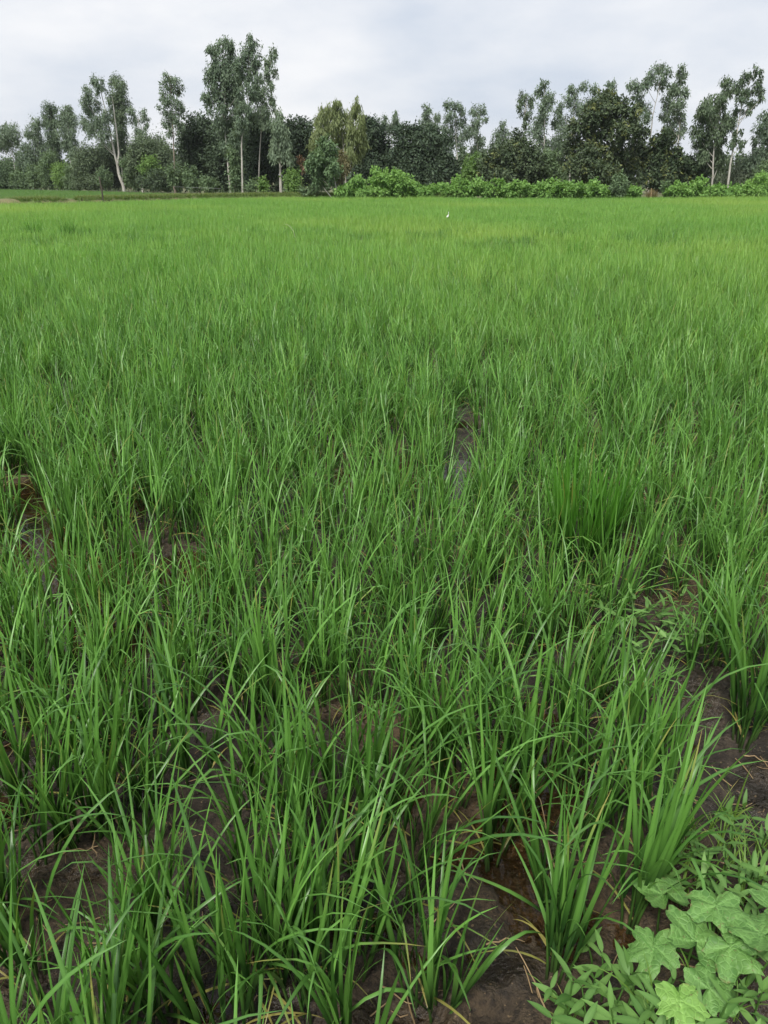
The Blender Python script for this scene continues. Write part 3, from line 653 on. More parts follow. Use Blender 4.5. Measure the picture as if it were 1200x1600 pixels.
euc('broad weeping yellow green eucalyptus in the middle', 66, [[(541, 298), (538, 250), (532, 170)]], [(527, 159, 6, 6), (515, 172, 9, 9), (504, 181, 8, 9), (530, 178, 11, 9), (496, 191, 5, 8), (557, 158, 4, 6), (557, 172, 7, 9), (545, 181, 7, 10), (565, 190, 6, 11), (520, 196, 15, 12), (550, 205, 13, 13), (567, 215, 6, 11), (535, 216, 14, 13), (560, 233, 9, 11), (545, 241, 11, 9), (500, 206, 9, 11), (490, 221, 7, 9)], M_EUCY, hang=0.85, per_m2=400, size=0.3, aspect=0.12)
euc('young bushy eucalyptus with a short white trunk at the field edge', 57.5, [[(526, 306), (525, 292), (518, 262), (508, 222)]], [(508, 221, 6, 6), (504, 234, 11, 8), (517, 232, 7, 8), (497, 245, 9, 8), (512, 250, 13, 9), (489, 259, 9, 8), (500, 265, 13, 9), (520, 263, 11, 9), (495, 277, 8, 8), (512, 278, 11, 8)], M_EUCF, r_base=0.1, hang=0.5, per_m2=460, aspect=0.22, limbs=True)
euc('brown tinged sapling beside the young bushy eucalyptus', 59.5, [[(536, 302), (535, 245)]], [(533, 244, 7, 9), (538, 258, 7, 9), (530, 271, 9, 9)], M_BRN, M_BARKB, r_base=0.06, per_m2=380)
euc('small distant eucalyptus pair of tufts above the dark trees', 92, [[(612, 270), (612, 190)]], [(601, 189, 6, 7), (618, 184, 5, 8), (623, 195, 7, 7), (611, 200, 9, 7)])
euc('distant eucalyptus, leftmost of the three behind the wide dark tree', 84, [[(672, 270), (668, 180)]], [(668, 172, 7, 7), (664, 189, 9, 9), (682, 182, 5, 7), (675, 201, 11, 8)])
euc('distant eucalyptus, middle of the three behind the wide dark tree', 82, [[(716, 280), (713, 220), (710, 172)]], [(700, 164, 7, 6), (712, 164, 9, 5), (722, 172, 6, 6), (704, 180, 8, 8), (720, 190, 8, 9), (699, 200, 9, 9), (730, 206, 8, 9), (714, 217, 11, 11)], per_m2=290)
euc('distant eucalyptus, rightmost of the three behind the wide dark tree', 83, [[(746, 280), (746, 180)]], [(741, 172, 5, 7), (752, 173, 7, 7), (760, 188, 4, 4), (745, 190, 7, 9), (740, 205, 7, 9), (750, 216, 8, 7), (745, 231, 9, 9)], per_m2=290)
euc('small pointed eucalyptus tip left of the rounded mango trees', 85, [[(785, 280), (786, 200)]], [(786, 196, 5, 7), (780, 210, 8, 7), (792, 212, 7, 7), (778, 223, 9, 8)])
euc('thin eucalyptus with dark tufts left of the pointed crown', 78, [[(821, 280), (820, 240), (818, 190), (823, 150)]], [(817, 149, 6, 7), (830, 158, 5, 8), (814, 165, 6, 7), (822, 178, 7, 7), (820, 193, 4, 7)], M_EUCD)
euc('eucalyptus with a pointed full crown right of the thin one', 76, [[(850, 285), (850, 220), (850, 135)]], [(850, 129, 5, 6), (845, 143, 8, 8), (860, 150, 8, 8), (850, 165, 10, 11), (845, 185, 11, 11), (839, 206, 12, 11), (850, 222, 11, 9)], per_m2=310)
euc('spreading pale eucalyptus rising behind the big dark tree', 78, [[(890, 285), (893, 210), (900, 145)], [(893, 220), (912, 180), (925, 145)]], [(895, 139, 8, 7), (912, 134, 8, 6), (930, 138, 7, 7), (889, 155, 10, 9), (905, 165, 11, 11), (875, 170, 8, 9), (869, 190, 9, 11), (885, 200, 12, 13), (875, 221, 13, 13), (925, 155, 8, 7)], per_m2=270)
euc('eucalyptus tuft showing just above the big dark tree', 80, [[(957, 280), (956, 135)]], [(955, 129, 7, 5), (957, 139, 7, 6), (948, 144, 4, 4)])
euc('tall eucalyptus with open middle right of the big dark tree', 70, [[(1014, 290), (1017, 210), (1021, 175), (1030, 140), (1032, 105)]], [(985, 130, 6, 7), (999, 135, 7, 7), (1030, 104, 7, 6), (1019, 117, 10, 8), (1041, 112, 8, 7), (1009, 130, 7, 8), (1035, 129, 8, 8), (994, 150, 9, 8), (1004, 166, 8, 9), (1009, 181, 8, 8)], per_m2=300)
euc('tall full eucalyptus column beside the open one on the right', 71, [[(1057, 292), (1058, 235), (1062, 200), (1064, 125)]], [(1067, 109, 7, 6), (1065, 121, 8, 7), (1059, 135, 9, 8), (1072, 145, 6, 7), (1049, 140, 8, 9), (1044, 160, 9, 9), (1060, 160, 10, 11), (1039, 180, 8, 9), (1060, 181, 10, 11), (1044, 200, 10, 9), (1062, 204, 8, 11)], per_m2=310)
euc('heavy dark eucalyptus left of the leaning white stem', 66, [[(1112, 298), (1114, 230), (1125, 175), (1136, 125)]], [(1135, 124, 7, 6), (1140, 140, 8, 7), (1129, 150, 8, 7), (1109, 155, 8, 7), (1104, 168, 11, 9), (1125, 165, 9, 9), (1095, 181, 8, 9), (1112, 186, 13, 11), (1130, 186, 8, 9), (1089, 206, 8, 11), (1110, 211, 15, 13), (1129, 211, 7, 11), (1094, 226, 9, 9), (1115, 233, 15, 11), (1100, 246, 10, 8), (1125, 251, 13, 11)], M_EUCD, per_m2=400, hang=0.7)
euc('leaning eucalyptus with a white lower stem near the right edge', 65, [[(1137, 300), (1138, 280), (1141, 255), (1148, 222), (1158, 170), (1172, 125)]], [(1180, 111, 8, 6), (1165, 121, 9, 7), (1184, 127, 7, 7), (1155, 138, 7, 8), (1170, 142, 8, 7), (1188, 142, 6, 6), (1160, 155, 7, 7), (1175, 158, 7, 6), (1190, 152, 4, 6), (1150, 172, 7, 6), (1168, 172, 6, 5), (1145, 190, 6, 8), (1153, 205, 6, 6), (1145, 221, 8, 7), (1160, 222, 5, 5), (1138, 196, 6, 8)], M_EUCD, r_base=0.15, per_m2=330)
euc('eucalyptus cut off by the right edge of the photo', 68, [[(1205, 298), (1202, 230), (1200, 180)]], [(1195, 185, 7, 11), (1187, 200, 7, 9), (1199, 210, 9, 13), (1196, 236, 13, 13), (1180, 216, 4, 9), (1184, 241, 11, 9), (1175, 256, 15, 11), (1215, 200, 10, 20), (1220, 230, 14, 16)], per_m2=330)
# dark broadleaf trees
mango('dark round tree left of the tallest eucalyptus pair', 80, [[(312, 292), (312, 215)]], [(310, 199, 22, 12), (294, 214, 14, 13), (327, 212, 18, 14), (300, 238, 20, 18), (328, 242, 20, 18), (310, 266, 24, 16)])
mango('dark tree filling the space beneath the tallest eucalyptus pair', 76, [[(365, 294), (366, 230)]], [(350, 205, 18, 14), (362, 225, 22, 18), (385, 218, 16, 16), (350, 255, 24, 20), (382, 250, 20, 20), (368, 276, 26, 14)])
mango('dark round tree right behind the tallest eucalyptus pair', 74, [[(410, 294), (410, 220)]], [(404, 190, 17, 9), (394, 208, 18, 14), (416, 212, 18, 14), (402, 234, 22, 16), (418, 250, 20, 18), (402, 270, 24, 14)])
mango('dark tree between the short white trunk and the weeping tree', 74, [[(466, 294), (466, 220)]], [(465, 197, 18, 9), (457, 213, 18, 13), (476, 215, 15, 13), (470, 238, 20, 16), (462, 258, 20, 16), (478, 272, 20, 12)])
mango('tall dark tree right of the weeping yellow green eucalyptus', 72, [[(582, 292), (580, 230)]], [(578, 191, 12, 8), (586, 203, 13, 10), (574, 218, 16, 13), (592, 226, 16, 13), (576, 244, 18, 15), (594, 252, 18, 14), (580, 270, 22, 13)])
mango('wide low dark tree behind the creeper hedge in the middle', 70, [[(660, 292), (658, 240)]], [(635, 204, 17, 7), (664, 206, 19, 8), (690, 219, 13, 9), (640, 220, 20, 11), (669, 226, 21, 12), (630, 243, 18, 14), (655, 248, 20, 14), (690, 243, 14, 15), (638, 268, 22, 15), (672, 272, 24, 14), (702, 264, 13, 14)])
mango('rounded dark tree with a gap showing its trunk right of centre', 68, [[(806, 292), (806, 255), (808, 225)]], [(811, 214, 9, 7), (806, 227, 16, 8), (788, 239, 17, 11), (828, 240, 14, 12), (770, 254, 16, 13), (792, 262, 15, 13), (838, 262, 13, 15), (820, 270, 13, 11), (783, 276, 20, 9), (825, 282, 18, 8), (760, 272, 12, 11)], M_MANGOT, flush=0.06)
mango('biggest dark tree on the right with olive new leaves', 65, [[(950, 298), (950, 240), (950, 180)]], [(948, 151, 11, 7), (937, 165, 16, 9), (966, 164, 15, 9), (924, 180, 16, 11), (954, 184, 20, 12), (985, 180, 11, 12), (905, 199, 14, 10), (934, 205, 18, 12), (974, 205, 16, 12), (1000, 205, 9, 12), (896, 224, 12, 12), (920, 235, 18, 14), (959, 235, 20, 14), (994, 235, 13, 14), (905, 260, 16, 12), (940, 264, 20, 14), (980, 260, 16, 14), (922, 281, 13, 10), (960, 281, 18, 9)], M_MANGOT, flush=0.22, blobs=0.95)
mango('broad olive topped tree right of the biggest dark tree', 66, [[(1040, 298), (1038, 240)]], [(1035, 214, 13, 7), (1024, 229, 14, 10), (1045, 234, 15, 10), (1020, 254, 16, 14), (1045, 259, 16, 14), (1061, 250, 9, 12), (1030, 278, 22, 10)], M_MANGOT, flush=0.16)
mango('low dark tree under the heavy eucalyptus on the right', 67, [[(1078, 298), (1078, 265)]], [(1074, 258, 13, 10), (1090, 266, 10, 11), (1068, 280, 18, 9), (1086, 284, 14, 8)], M_MANGOT, flush=0.05)

# understorey of the left tree belt
def lb(l, d, lobes, mat, **k): return bush(l, d, lobes, mat, group='bushes along the foot of the trees', **k)
lb('grey green bush at the far left edge of the tree belt', 103, [(6, 268, 14, 14), (14, 282, 12, 10), (-8, 275, 12, 16)], M_BUSH)
lb('rounded pale bush beneath the leftmost white trunk', 101, [(32, 277, 11, 10), (28, 285, 12, 7), (40, 284, 8, 8)], M_BUSH)
lb('narrow pale bush right of the leftmost white trunk', 100, [(54, 274, 9, 13), (60, 284, 9, 7)], M_BUSH)
lb('tall pale green bush under the narrow dark eucalyptus', 98, [(76, 250, 9, 11), (72, 267, 11, 14), (82, 280, 12, 10)], M_BUSH)
lb('pale yellowish bush right of the narrow dark eucalyptus', 96, [(93, 268, 11, 11), (99, 280, 13, 10)], M_BRIGHT)
lb('greyish bush below the open topped eucalyptus', 95, [(115, 268, 10, 13), (112, 283, 12, 8), (121, 279, 8, 11)], M_BUSH)
lb('wide dark thicket left of the curved white trunk', 93, [(138, 244, 16, 15), (134, 262, 18, 16), (152, 255, 14, 16), (145, 280, 22, 10), (128, 284, 12, 8)], M_BUSHD)
lb('dark thicket behind the curved white trunk', 95, [(168, 240, 15, 17), (196, 243, 16, 17), (178, 262, 18, 16), (200, 268, 15, 16), (170, 282, 18, 8)], M_BUSHD)
lb('small light bush left of the curved white trunk foot', 90, [(161, 274, 8, 9), (164, 284, 9, 6)], M_BUSH)
lb('green thicket right of the curved white trunk foot', 88, [(203, 258, 9, 14), (206, 278, 11, 12)], M_BUSH)
lb('broad olive thicket left of the lone slender eucalyptus', 88, [(222, 232, 18, 14), (245, 230, 16, 14), (256, 246, 12, 16), (232, 248, 18, 14), (215, 256, 14, 16)], M_BUSHD)
lb('bright yellow green bush left of the lone slender eucalyptus', 82, [(236, 255, 11, 8), (228, 266, 9, 10), (240, 268, 12, 8)], M_BRIGHT)
lb('dark low bush below the bright yellow green one', 81, [(244, 281, 14, 11), (230, 284, 12, 8), (256, 280, 10, 11)], M_BUSHD)
lb('grey green bush at the foot of the lone slender eucalyptus', 75, [(272, 270, 8, 12), (276, 285, 9, 8)], M_BUSH)
lb('dark leafy bush right of the lone slender eucalyptus', 74, [(296, 272, 9, 10), (302, 285, 12, 9)], M_BUSH)
lb('low green bush under the dark round tree', 72, [(325, 287, 11, 8), (336, 290, 8, 6)], M_BUSH)
lb('tall slim bush between the two tallest trunks', 67, [(366, 240, 8, 12), (368, 262, 8, 13), (370, 284, 9, 12)], M_BUSH)
lb('small bush at the foot of the right tallest trunk', 66, [(392, 291, 9, 7)], M_BUSH)
lb('upright light green shrub between the tallest pair and the short white trunk', 62, [(411, 284, 5, 6), (413, 294, 7, 6)], M_BRIGHT)
lb('rounded bright green bush right of the short white trunk', 62, [(456, 276, 10, 9), (458, 289, 10, 9)], M_BRIGHT, per_m2=600)
lb('low green growth below the young bushy eucalyptus', 59, [(490, 298, 12, 5), (476, 298, 8, 5), (540, 298, 7, 5)], M_BUSH)
lb('withered reddish brown shrub left of the young bushy eucalyptus', 64, [(471, 251, 4, 6), (473, 262, 4, 5)], M_DEAD, per_m2=260)
lb('light green bush above the creeper hedge right of the wide dark tree', 72, [(738, 260, 12, 12), (730, 275, 12, 10), (748, 250, 9, 9)], M_BRIGHT)
lb('pale green bush between the rounded tree and the biggest tree', 67, [(862, 262, 12, 9), (870, 274, 12, 9), (855, 280, 12, 8), (858, 245, 10, 9)], M_BUSH)
lb('grey green brush behind the hedge near the right edge', 68, [(1145, 272, 14, 10), (1165, 268, 14, 12), (1186, 262, 14, 14), (1158, 284, 20, 8), (1118, 281, 12, 9)], M_GREY, hang=0.7, aspect=0.12)
lb('green bush filling the right edge behind the hedge', 66, [(1190, 276, 12, 12), (1208, 268, 14, 18)], M_BUSH)

# creeper hedge along the right half of the far edge
H = 'mounds of the creeper hedge'
def hedge(l, lobes, d=57.5, mat=None, **k):
    k.setdefault('per_m2', 560); k.setdefault('size', 0.17); k.setdefault('limbs', False); k.setdefault('shell', 0.3)
    r = np.random.default_rng(int(lobes[0][0])); x0 = min(a[0] - a[2] for a in lobes) - 3; x1 = max(a[0] + a[2] for a in lobes) + 3
    lobes = [(a + r.normal(0, 2.5), b + 2.2, c * r.uniform(0.8, 1.1), e * r.uniform(0.62, 0.85)) for a, b, c, e in lobes]
    for i in range(int((x1 - x0) / 4)):
        u = r.uniform(x0, x1); tp = min([b - e * math.sqrt(max(0, 1 - ((u - a) / (c + 2)) ** 2)) if abs(u - a) < c + 2 else 300 for a, b, c, e in lobes])
        lobes.append((u, min(tp + r.normal(1, 3.2), 301), r.uniform(1.5, 5), r.uniform(1.5, 4.5)))
    for u in np.arange(x0 - 4, x1 + 4, 5): lobes.append((u, 299 + r.normal(0, 1.2), 5, 5))
    return bush(l, d, lobes, mat or M_CREEP, 'creeper_bush', group=H, aspect=0.32, **k)
hedge('creeper mound with hanging strands at the left end of the hedge', [(552, 292, 12, 12), (566, 289, 12, 14), (542, 298, 8, 7)], hang=0.75)
hedge('highest pointed creeper mound of the hedge', [(600, 272, 7, 7), (596, 284, 13, 11), (608, 280, 9, 9), (590, 297, 14, 8), (610, 296, 12, 9)])
hedge('high rounded creeper mound right of the pointed one', [(626, 281, 12, 10), (640, 284, 9, 9), (630, 296, 16, 9)])
hedge('low dark creeper stretch right of the two high mounds', [(656, 298, 11, 7), (672, 299, 11, 6)])
hedge('small creeper hump in the low stretch left of the long bright mound', [(690, 297, 10, 7), (702, 298, 9, 7)])
hedge('long bright creeper mound right of the low stretch', [(722, 291, 12, 8), (742, 288, 13, 9), (730, 298, 16, 7), (756, 293, 10, 9)])
hedge('creeper mound between the long bright one and the wavy middle one', [(775, 295, 12, 9), (790, 296, 11, 9)])
hedge('wavy creeper mound below the rounded dark tree', [(810, 294, 11, 8), (825, 297, 10, 8)])
hedge('taller bright creeper mound right of the rounded dark tree', [(845, 291, 11, 8), (860, 293, 11, 9), (850, 299, 14, 6)])
hedge('creeper mound left of the biggest dark tree trunk', [(884, 296, 12, 8), (898, 297, 10, 8)])
hedge('low creeper mound with dry spots below the biggest dark tree', [(916, 297, 11, 8), (932, 298, 10, 7)])
bush('round darker green shrub standing up from the hedge', 57, [(968, 283, 9, 9), (966, 294, 10, 9)], M_BUSH, group=H, per_m2=650)
hedge('small creeper slope right of the round darker shrub', [(982, 298, 8, 6), (990, 301, 6, 4), (950, 299, 9, 6)])
hedge('creeper mound right of the brown dry tussock', [(1060, 296, 11, 7), (1075, 296, 10, 7)], 58.5)
hedge('creeper mound left of the leaning white stem', [(1094, 295, 11, 7), (1110, 296, 10, 7)], 58.5)
hedge('low creeper mound at the foot of the leaning white stem', [(1128, 297, 10, 6), (1146, 298, 10, 6)], 59)
hedge('last creeper mound at the right edge', [(1170, 295, 11, 8), (1188, 291, 11, 11), (1206, 290, 12, 12)], 59)
lb('small leafy sprig between the dry tussock and the hedge', 59, [(1040, 290, 4, 7), (1043, 298, 6, 5)], M_BUSH)

# dry tussock and the dark wood behind everything
q = far_at(1018, 304, 57.5)
bg_ = Bag(); r = np.random.default_rng(9)
for i in range(420):
    V, F, C = blade(r.uniform(0.5, 0.95), r.uniform(0.008, 0.014), R(r.uniform(0, 14)), R(r.uniform(10, 50)), n=4, rnd=r.random(), dry=r.random())
    bg_.add(xf(V, mat4((r.normal(0, 0.17), r.normal(0, 0.15), 0), r.uniform(0, 6.28), 0)), F, C)
M_TUSS = leaf_material('dry_tussock_blade', (0.12, 0.10, 0.045), (0.25, 0.21, 0.10), tip=(0.3, 0.2, 0.1))
props(obj('grass_tussock', bg_.mesh('grass_tussock', M_TUSS), None, (q[0], q[1], -0.05)), 'brown dry grass tussock in the gap of the creeper hedge', 'grass')
lobes = []
r = np.random.default_rng(31)
for u in np.arange(-260, 1480, 17):
    d = max(tree_front(u) + 24, 90) + r.uniform(-4, 6); top = np.interp(u, [-260, 0, 200, 500, 800, 1000, 1200, 1480], [262, 258, 246, 232, 248, 246, 250, 250]) + r.normal(0, 5)
    for v in np.arange(top, 296, 13):
        c = far_at(u + r.normal(0, 5), v, d); m = m_per_px(d); lobes.append((c[0], c[1], max(c[2], 0.3), 13 * m, 1.4, 10 * m))
V, F, C = leaves_in_lobes(lobes, r, 0.42, 0.26, 0.4, 75, shell=0.4); V[:, 2] = np.maximum(V[:, 2], -0.05)
props(obj('distant_wood', mesh_np('distant_wood', V, F, M_BUSHD, C, smooth=False)), 'dark unbroken wood behind the tree line', kind='stuff')

# ------------------------------------------------------------------ posts, wire, birds, pale leaf
def post(name, label, u0, v0, u1, v1, d, r0, mat):
    a = far_at(u0, v0, d); b = far_at(u1, v1, d); a[2] = min(a[2], 0.0); P = smooth_path([a, (a + b) / 2 + np.array((0.03, 0.02, 0)), b], 8)
    rr = r0 * (1 + 0.12 * np.sin(np.arange(8) * 2.1)) * np.linspace(1.05, 0.8, 8); V, F = tube(P, rr, 7)
    Fc = [list(range(49, 56))]
    me = mesh_np('post', V - a, F, mat); o = obj(name, me, None, a); props(o, label, 'post', 'fence posts on the far bank'); return b
p1 = post('fence_post', 'dark thin leaning post on the far bank at the left', 160.5, 311, 155, 276, row_to_dist(312, 0.35), 0.045, M_BARKD)
p2 = post('fence_post', 'pale thin post below the lone slender eucalyptus', 274, 307, 271, 291, row_to_dist(308, 0.35), 0.04, M_BARKB)
p3 = post('fence_post', 'short pale post inside the dry tussock gap of the hedge', 1017.5, 303, 1018, 294, 57, 0.04, M_STRAW)
w = smooth_path([p2 - np.array((0, 0, 0.02)), (p2 * 0.5 + far_at(345, 294.5, 49) * 0.5) - np.array((0, 0, 0.02)), far_at(345, 294.5, 49)], 12)
V, F = tube(w, 0.004, 4)
props(obj('fence_wire', mesh_np('fence_wire', V, F, plain_material('galvanised_wire', (0.35, 0.35, 0.36), (0.5, 0.5, 0.5), 20, 0.45))), 'thin pale wire running right from the pale thin post', 'wire')

M_WHITE = plain_material('white_feathers', (0.52, 0.53, 0.50), (0.66, 0.66, 0.63), 30, 0.8)
M_BEAK = plain_material('dark_beak', (0.03, 0.03, 0.03), (0.06, 0.055, 0.04), 20, 0.4)
q = ground_at(700, 335.5, 0.37)
t = empty('egret', (q.x, q.y, 0.14), R(58)); t.scale = (0.42,) * 3; props(t, 'white egret standing upright in the rice near the far hedge', 'bird')
P = np.array([(-0.20, 0, 0.36), (-0.13, 0, 0.39), (-0.05, 0, 0.44), (0.03, 0, 0.50), (0.08, 0, 0.56), (0.09, 0, 0.61), (0.075, 0, 0.66), (0.075, 0, 0.71), (0.10, 0, 0.745), (0.135, 0, 0.745)])
bodyr = np.array([0.008, 0.035, 0.062, 0.062, 0.040, 0.024, 0.019, 0.018, 0.024, 0.012])
V, F = tube(smooth_path(P, 26), np.interp(np.linspace(0, 1, 26), np.linspace(0, 1, 10), bodyr), 9); obj('body', mesh_np('body', V, F, M_WHITE), t)
V, F = tube([(0.125, 0, 0.745), (0.17, 0, 0.74), (0.215, 0, 0.73)], [0.009, 0.006, 0.001], 6); obj('beak', mesh_np('beak', V, F, M_BEAK), t)
for s in (-1, 1):
    V, F = tube([(-0.02, s * 0.025, 0.42), (0.0, s * 0.025, 0.22), (-0.01, s * 0.025, 0.0)], [0.008, 0.006, 0.005], 6); obj('leg', mesh_np('leg', V, F, M_BEAK), t)
    V, F = tube([(0.0, s * 0.050, 0.47), (-0.09, s * 0.052, 0.41), (-0.17, s * 0.02, 0.365)], [0.03, 0.028, 0.003], 7); obj('wing', mesh_np('wing', V * np.array((1, 1, 1)), F, M_WHITE), t)
q = ground_at(461, 353, 0.46)
V, F, C = blade(0.62, 0.014, R(2), R(115), 2.2, n=10, rnd=0.5, dry=0, twist=0.1)
M_PALE = plain_material('bleached_leaf', (0.50, 0.52, 0.34), (0.64, 0.64, 0.46), 20, 0.7)
props(obj('bleached_rice_leaf', mesh_np('bleached_rice_leaf', V, F, M_PALE), None, (q.x, q.y, 0.06), (0, 0, R(170))), 'pale bleached leaf arching above the far rice left of the egret', 'leaf')

# ------------------------------------------------------------------ bank weeds at the lower right
def bank_z(x, y): return float(mud_h(np.array(x), np.array(y)))
def on_bank(u, v, lift=0.0):
    z = 0.05
    for _ in range(4):
        p = ground_at(u, v, z + lift); z = bank_z(p.x, p.y)
    return Vector((p.x, p.y, z))
def ovate(L, W, n=6, droop=0.5, fold=0.25, rnd=0.5, p=1.0):
    s = np.linspace(0, 1, n + 1); w = W * 1.75 * np.clip(s, 0, 1) ** 0.55 * (1 - s) ** 0.95; w[0] = W * 0.10; w[-1] = W * 0.01
    th = R(80) * 0 + droop * s ** 1.3; x = np.r_[0, np.cumsum(np.cos(th[:-1]) * L / n)]; z = np.r_[0, -np.cumsum(np.sin(th[:-1]) * L / n)]
    V = np.stack([np.stack([x, k * w, z + abs(k) * w * fold], 1) for k in (-1, 0, 1)], 1).reshape(-1, 3)
    F = [(i * 3 + k, i * 3 + k + 1, i * 3 + k + 4, i * 3 + k + 3) for i in range(n) for k in (0, 1)]
    C = np.zeros((len(V), 4)); C[:, 0] = np.repeat(s, 3); C[:, 1] = rnd; C[1::3, 1] = min(1, rnd + 0.3); C[:, 3] = 1
    return V, np.array(F), C
rw = np.random.default_rng(55)
WEED_LEAVES = []
for i in range(12):
    V, F, C = ovate(rw.uniform(0.042, 0.062), rw.uniform(0.0075, 0.0115), 6, rw.uniform(0.1, 0.7), rw.uniform(0.1, 0.35), rw.random()); WEED_LEAVES.append(mesh_np('weed_leaf', V, F, M_WEED, C))
def weed(loc, r, n_pairs, h, lean, az, label, group, sc=1.0):
    t = empty('weed', loc, az); props(t, label, 'weed', group)
    s = np.linspace(0, 1, 6); P = np.stack([lean * h * s ** 1.6, 0 * s, h * s * (1 - 0.25 * lean * s) - 0.01], 1)
    V, F = tube(P, np.linspace(0.0024, 0.0013, 6), 5); C = np.zeros((len(V), 4)); C[:, 0] = 0.9; C[:, 1] = 0.6
    obj('stem', mesh_np('weed_stem', V, F, M_STEM, C), t)
    a = r.uniform(0, 3.14)
    for k in range(n_pairs):
        f = 0.35 + 0.65 * (k + 1) / n_pairs if n_pairs > 1 else 1.0; p = np.array([np.interp(f, s, P[:, j]) for j in range(3)]); a += 1.57 + r.normal(0, 0.25)
        up = R(r.uniform(0, 45) + 18 * (k == n_pairs - 1)); ls = (1.1 - 0.25 * k / n_pairs) * r.uniform(0.85, 1.15) * sc
        for side in (0, math.pi):
            obj('leaf', WEED_LEAVES[int(r.integers(0, 12))], t, p, (r.normal(0, 0.25), -up, a + side), float(ls))
    return t
spots = [(905, 1552), (930, 1530), (948, 1515), (925, 1575), (958, 1560), (985, 1545), (1002, 1575), (968, 1588), (1018, 1600), (940, 1600), (1145, 1545), (1118, 1590), (1165, 1520), (1185, 1560), (1195, 1595), (1140, 1610), (1080, 1605), (870, 1600),
         (1125, 1330), (1150, 1350), (1178, 1330), (1198, 1360), (1105, 1360), (1165, 1385), (1190, 1400), (1085, 1345), (1135, 1385), (1195, 1300), (1100, 1320), (1060, 1360), (1150, 1310), (1175, 1360), (1120, 1375), (1198, 1430), (1070, 1300), (1180, 1290), (1160, 1270), (1198, 1260), (1140, 1340), (1110, 1345), (1190, 1345), (1075, 1375), (1040, 1350), (1165, 1420), (1195, 1480), (1160, 1450), (1000, 1520), (1040, 1530), (1130, 1560), (1170, 1590), (985, 1590), (1050, 1610), (890, 1575), (915, 1600)]
for u, v in spots:
    p = on_bank(u, v, 0.09); r = np.random.default_rng(u * 3 + v); lo = v > 1480
    lab = ('pale weed with paired pointed leaves left of the bright lobed leaf' if u < 1030 else 'pale weed with paired pointed leaves right of the bright lobed leaf') if lo else ('small pale weed on the bank behind the lobed vine leaves' if u < 1140 else 'small pale weed at the right edge behind the lobed vine leaves')
    weed(p, r, int(r.integers(2, 4)), r.uniform(0.08, 0.15), r.uniform(0.0, 0.6), r.uniform(0, 6.28), lab, 'small weeds on the bank', r.uniform(0.8, 1.15) if lo else r.uniform(0.7, 1.05))
for u, v in ((858, 1405), (890, 1400), (912, 1440), (870, 1440), (930, 1480)):
    p = on_bank(u, v, 0.05); r = np.random.default_rng(u + v)
    weed(p, r, 3, r.uniform(0.10, 0.15), 0.3, r.uniform(0, 6.28), 'small weed growing among the rice stems just left of the vine leaves', 'small weeds among the rice', 0.8)
for u, v in ((950, 955), (970, 935), (985, 960), (1000, 930), (1015, 950), (1030, 935), (1045, 960), (965, 985), (990, 990), (1020, 985), (1050, 985), (1035, 1000), (940, 975), (1005, 965), (978, 948), (1022, 965), (1060, 965), (955, 1000), (1008, 1005), (992, 945), (1040, 945), (1028, 1015)):
    p = on_bank(u, v + 60, 0.0); r = np.random.default_rng(u * 7 + v)
    weed(p, r, int(r.integers(3, 6)), r.uniform(0.15, 0.24), r.uniform(0.3, 0.9), r.uniform(0, 6.28), 'pale leafy weed in the patch among the rice on the right', 'weed patch among the rice', 1.0)
for u, v in ((590, 1130), (60, 1010), (470, 1180), (300, 985), (640, 1115)):
    p = on_bank(u, v, 0.03); r = np.random.default_rng(u + 2 * v)
    weed(p, r, 3, 0.10, 0.3, r.uniform(0, 6.28), 'tiny weed showing on the mud between rice clumps', 'tiny weeds between the clumps', 0.7)

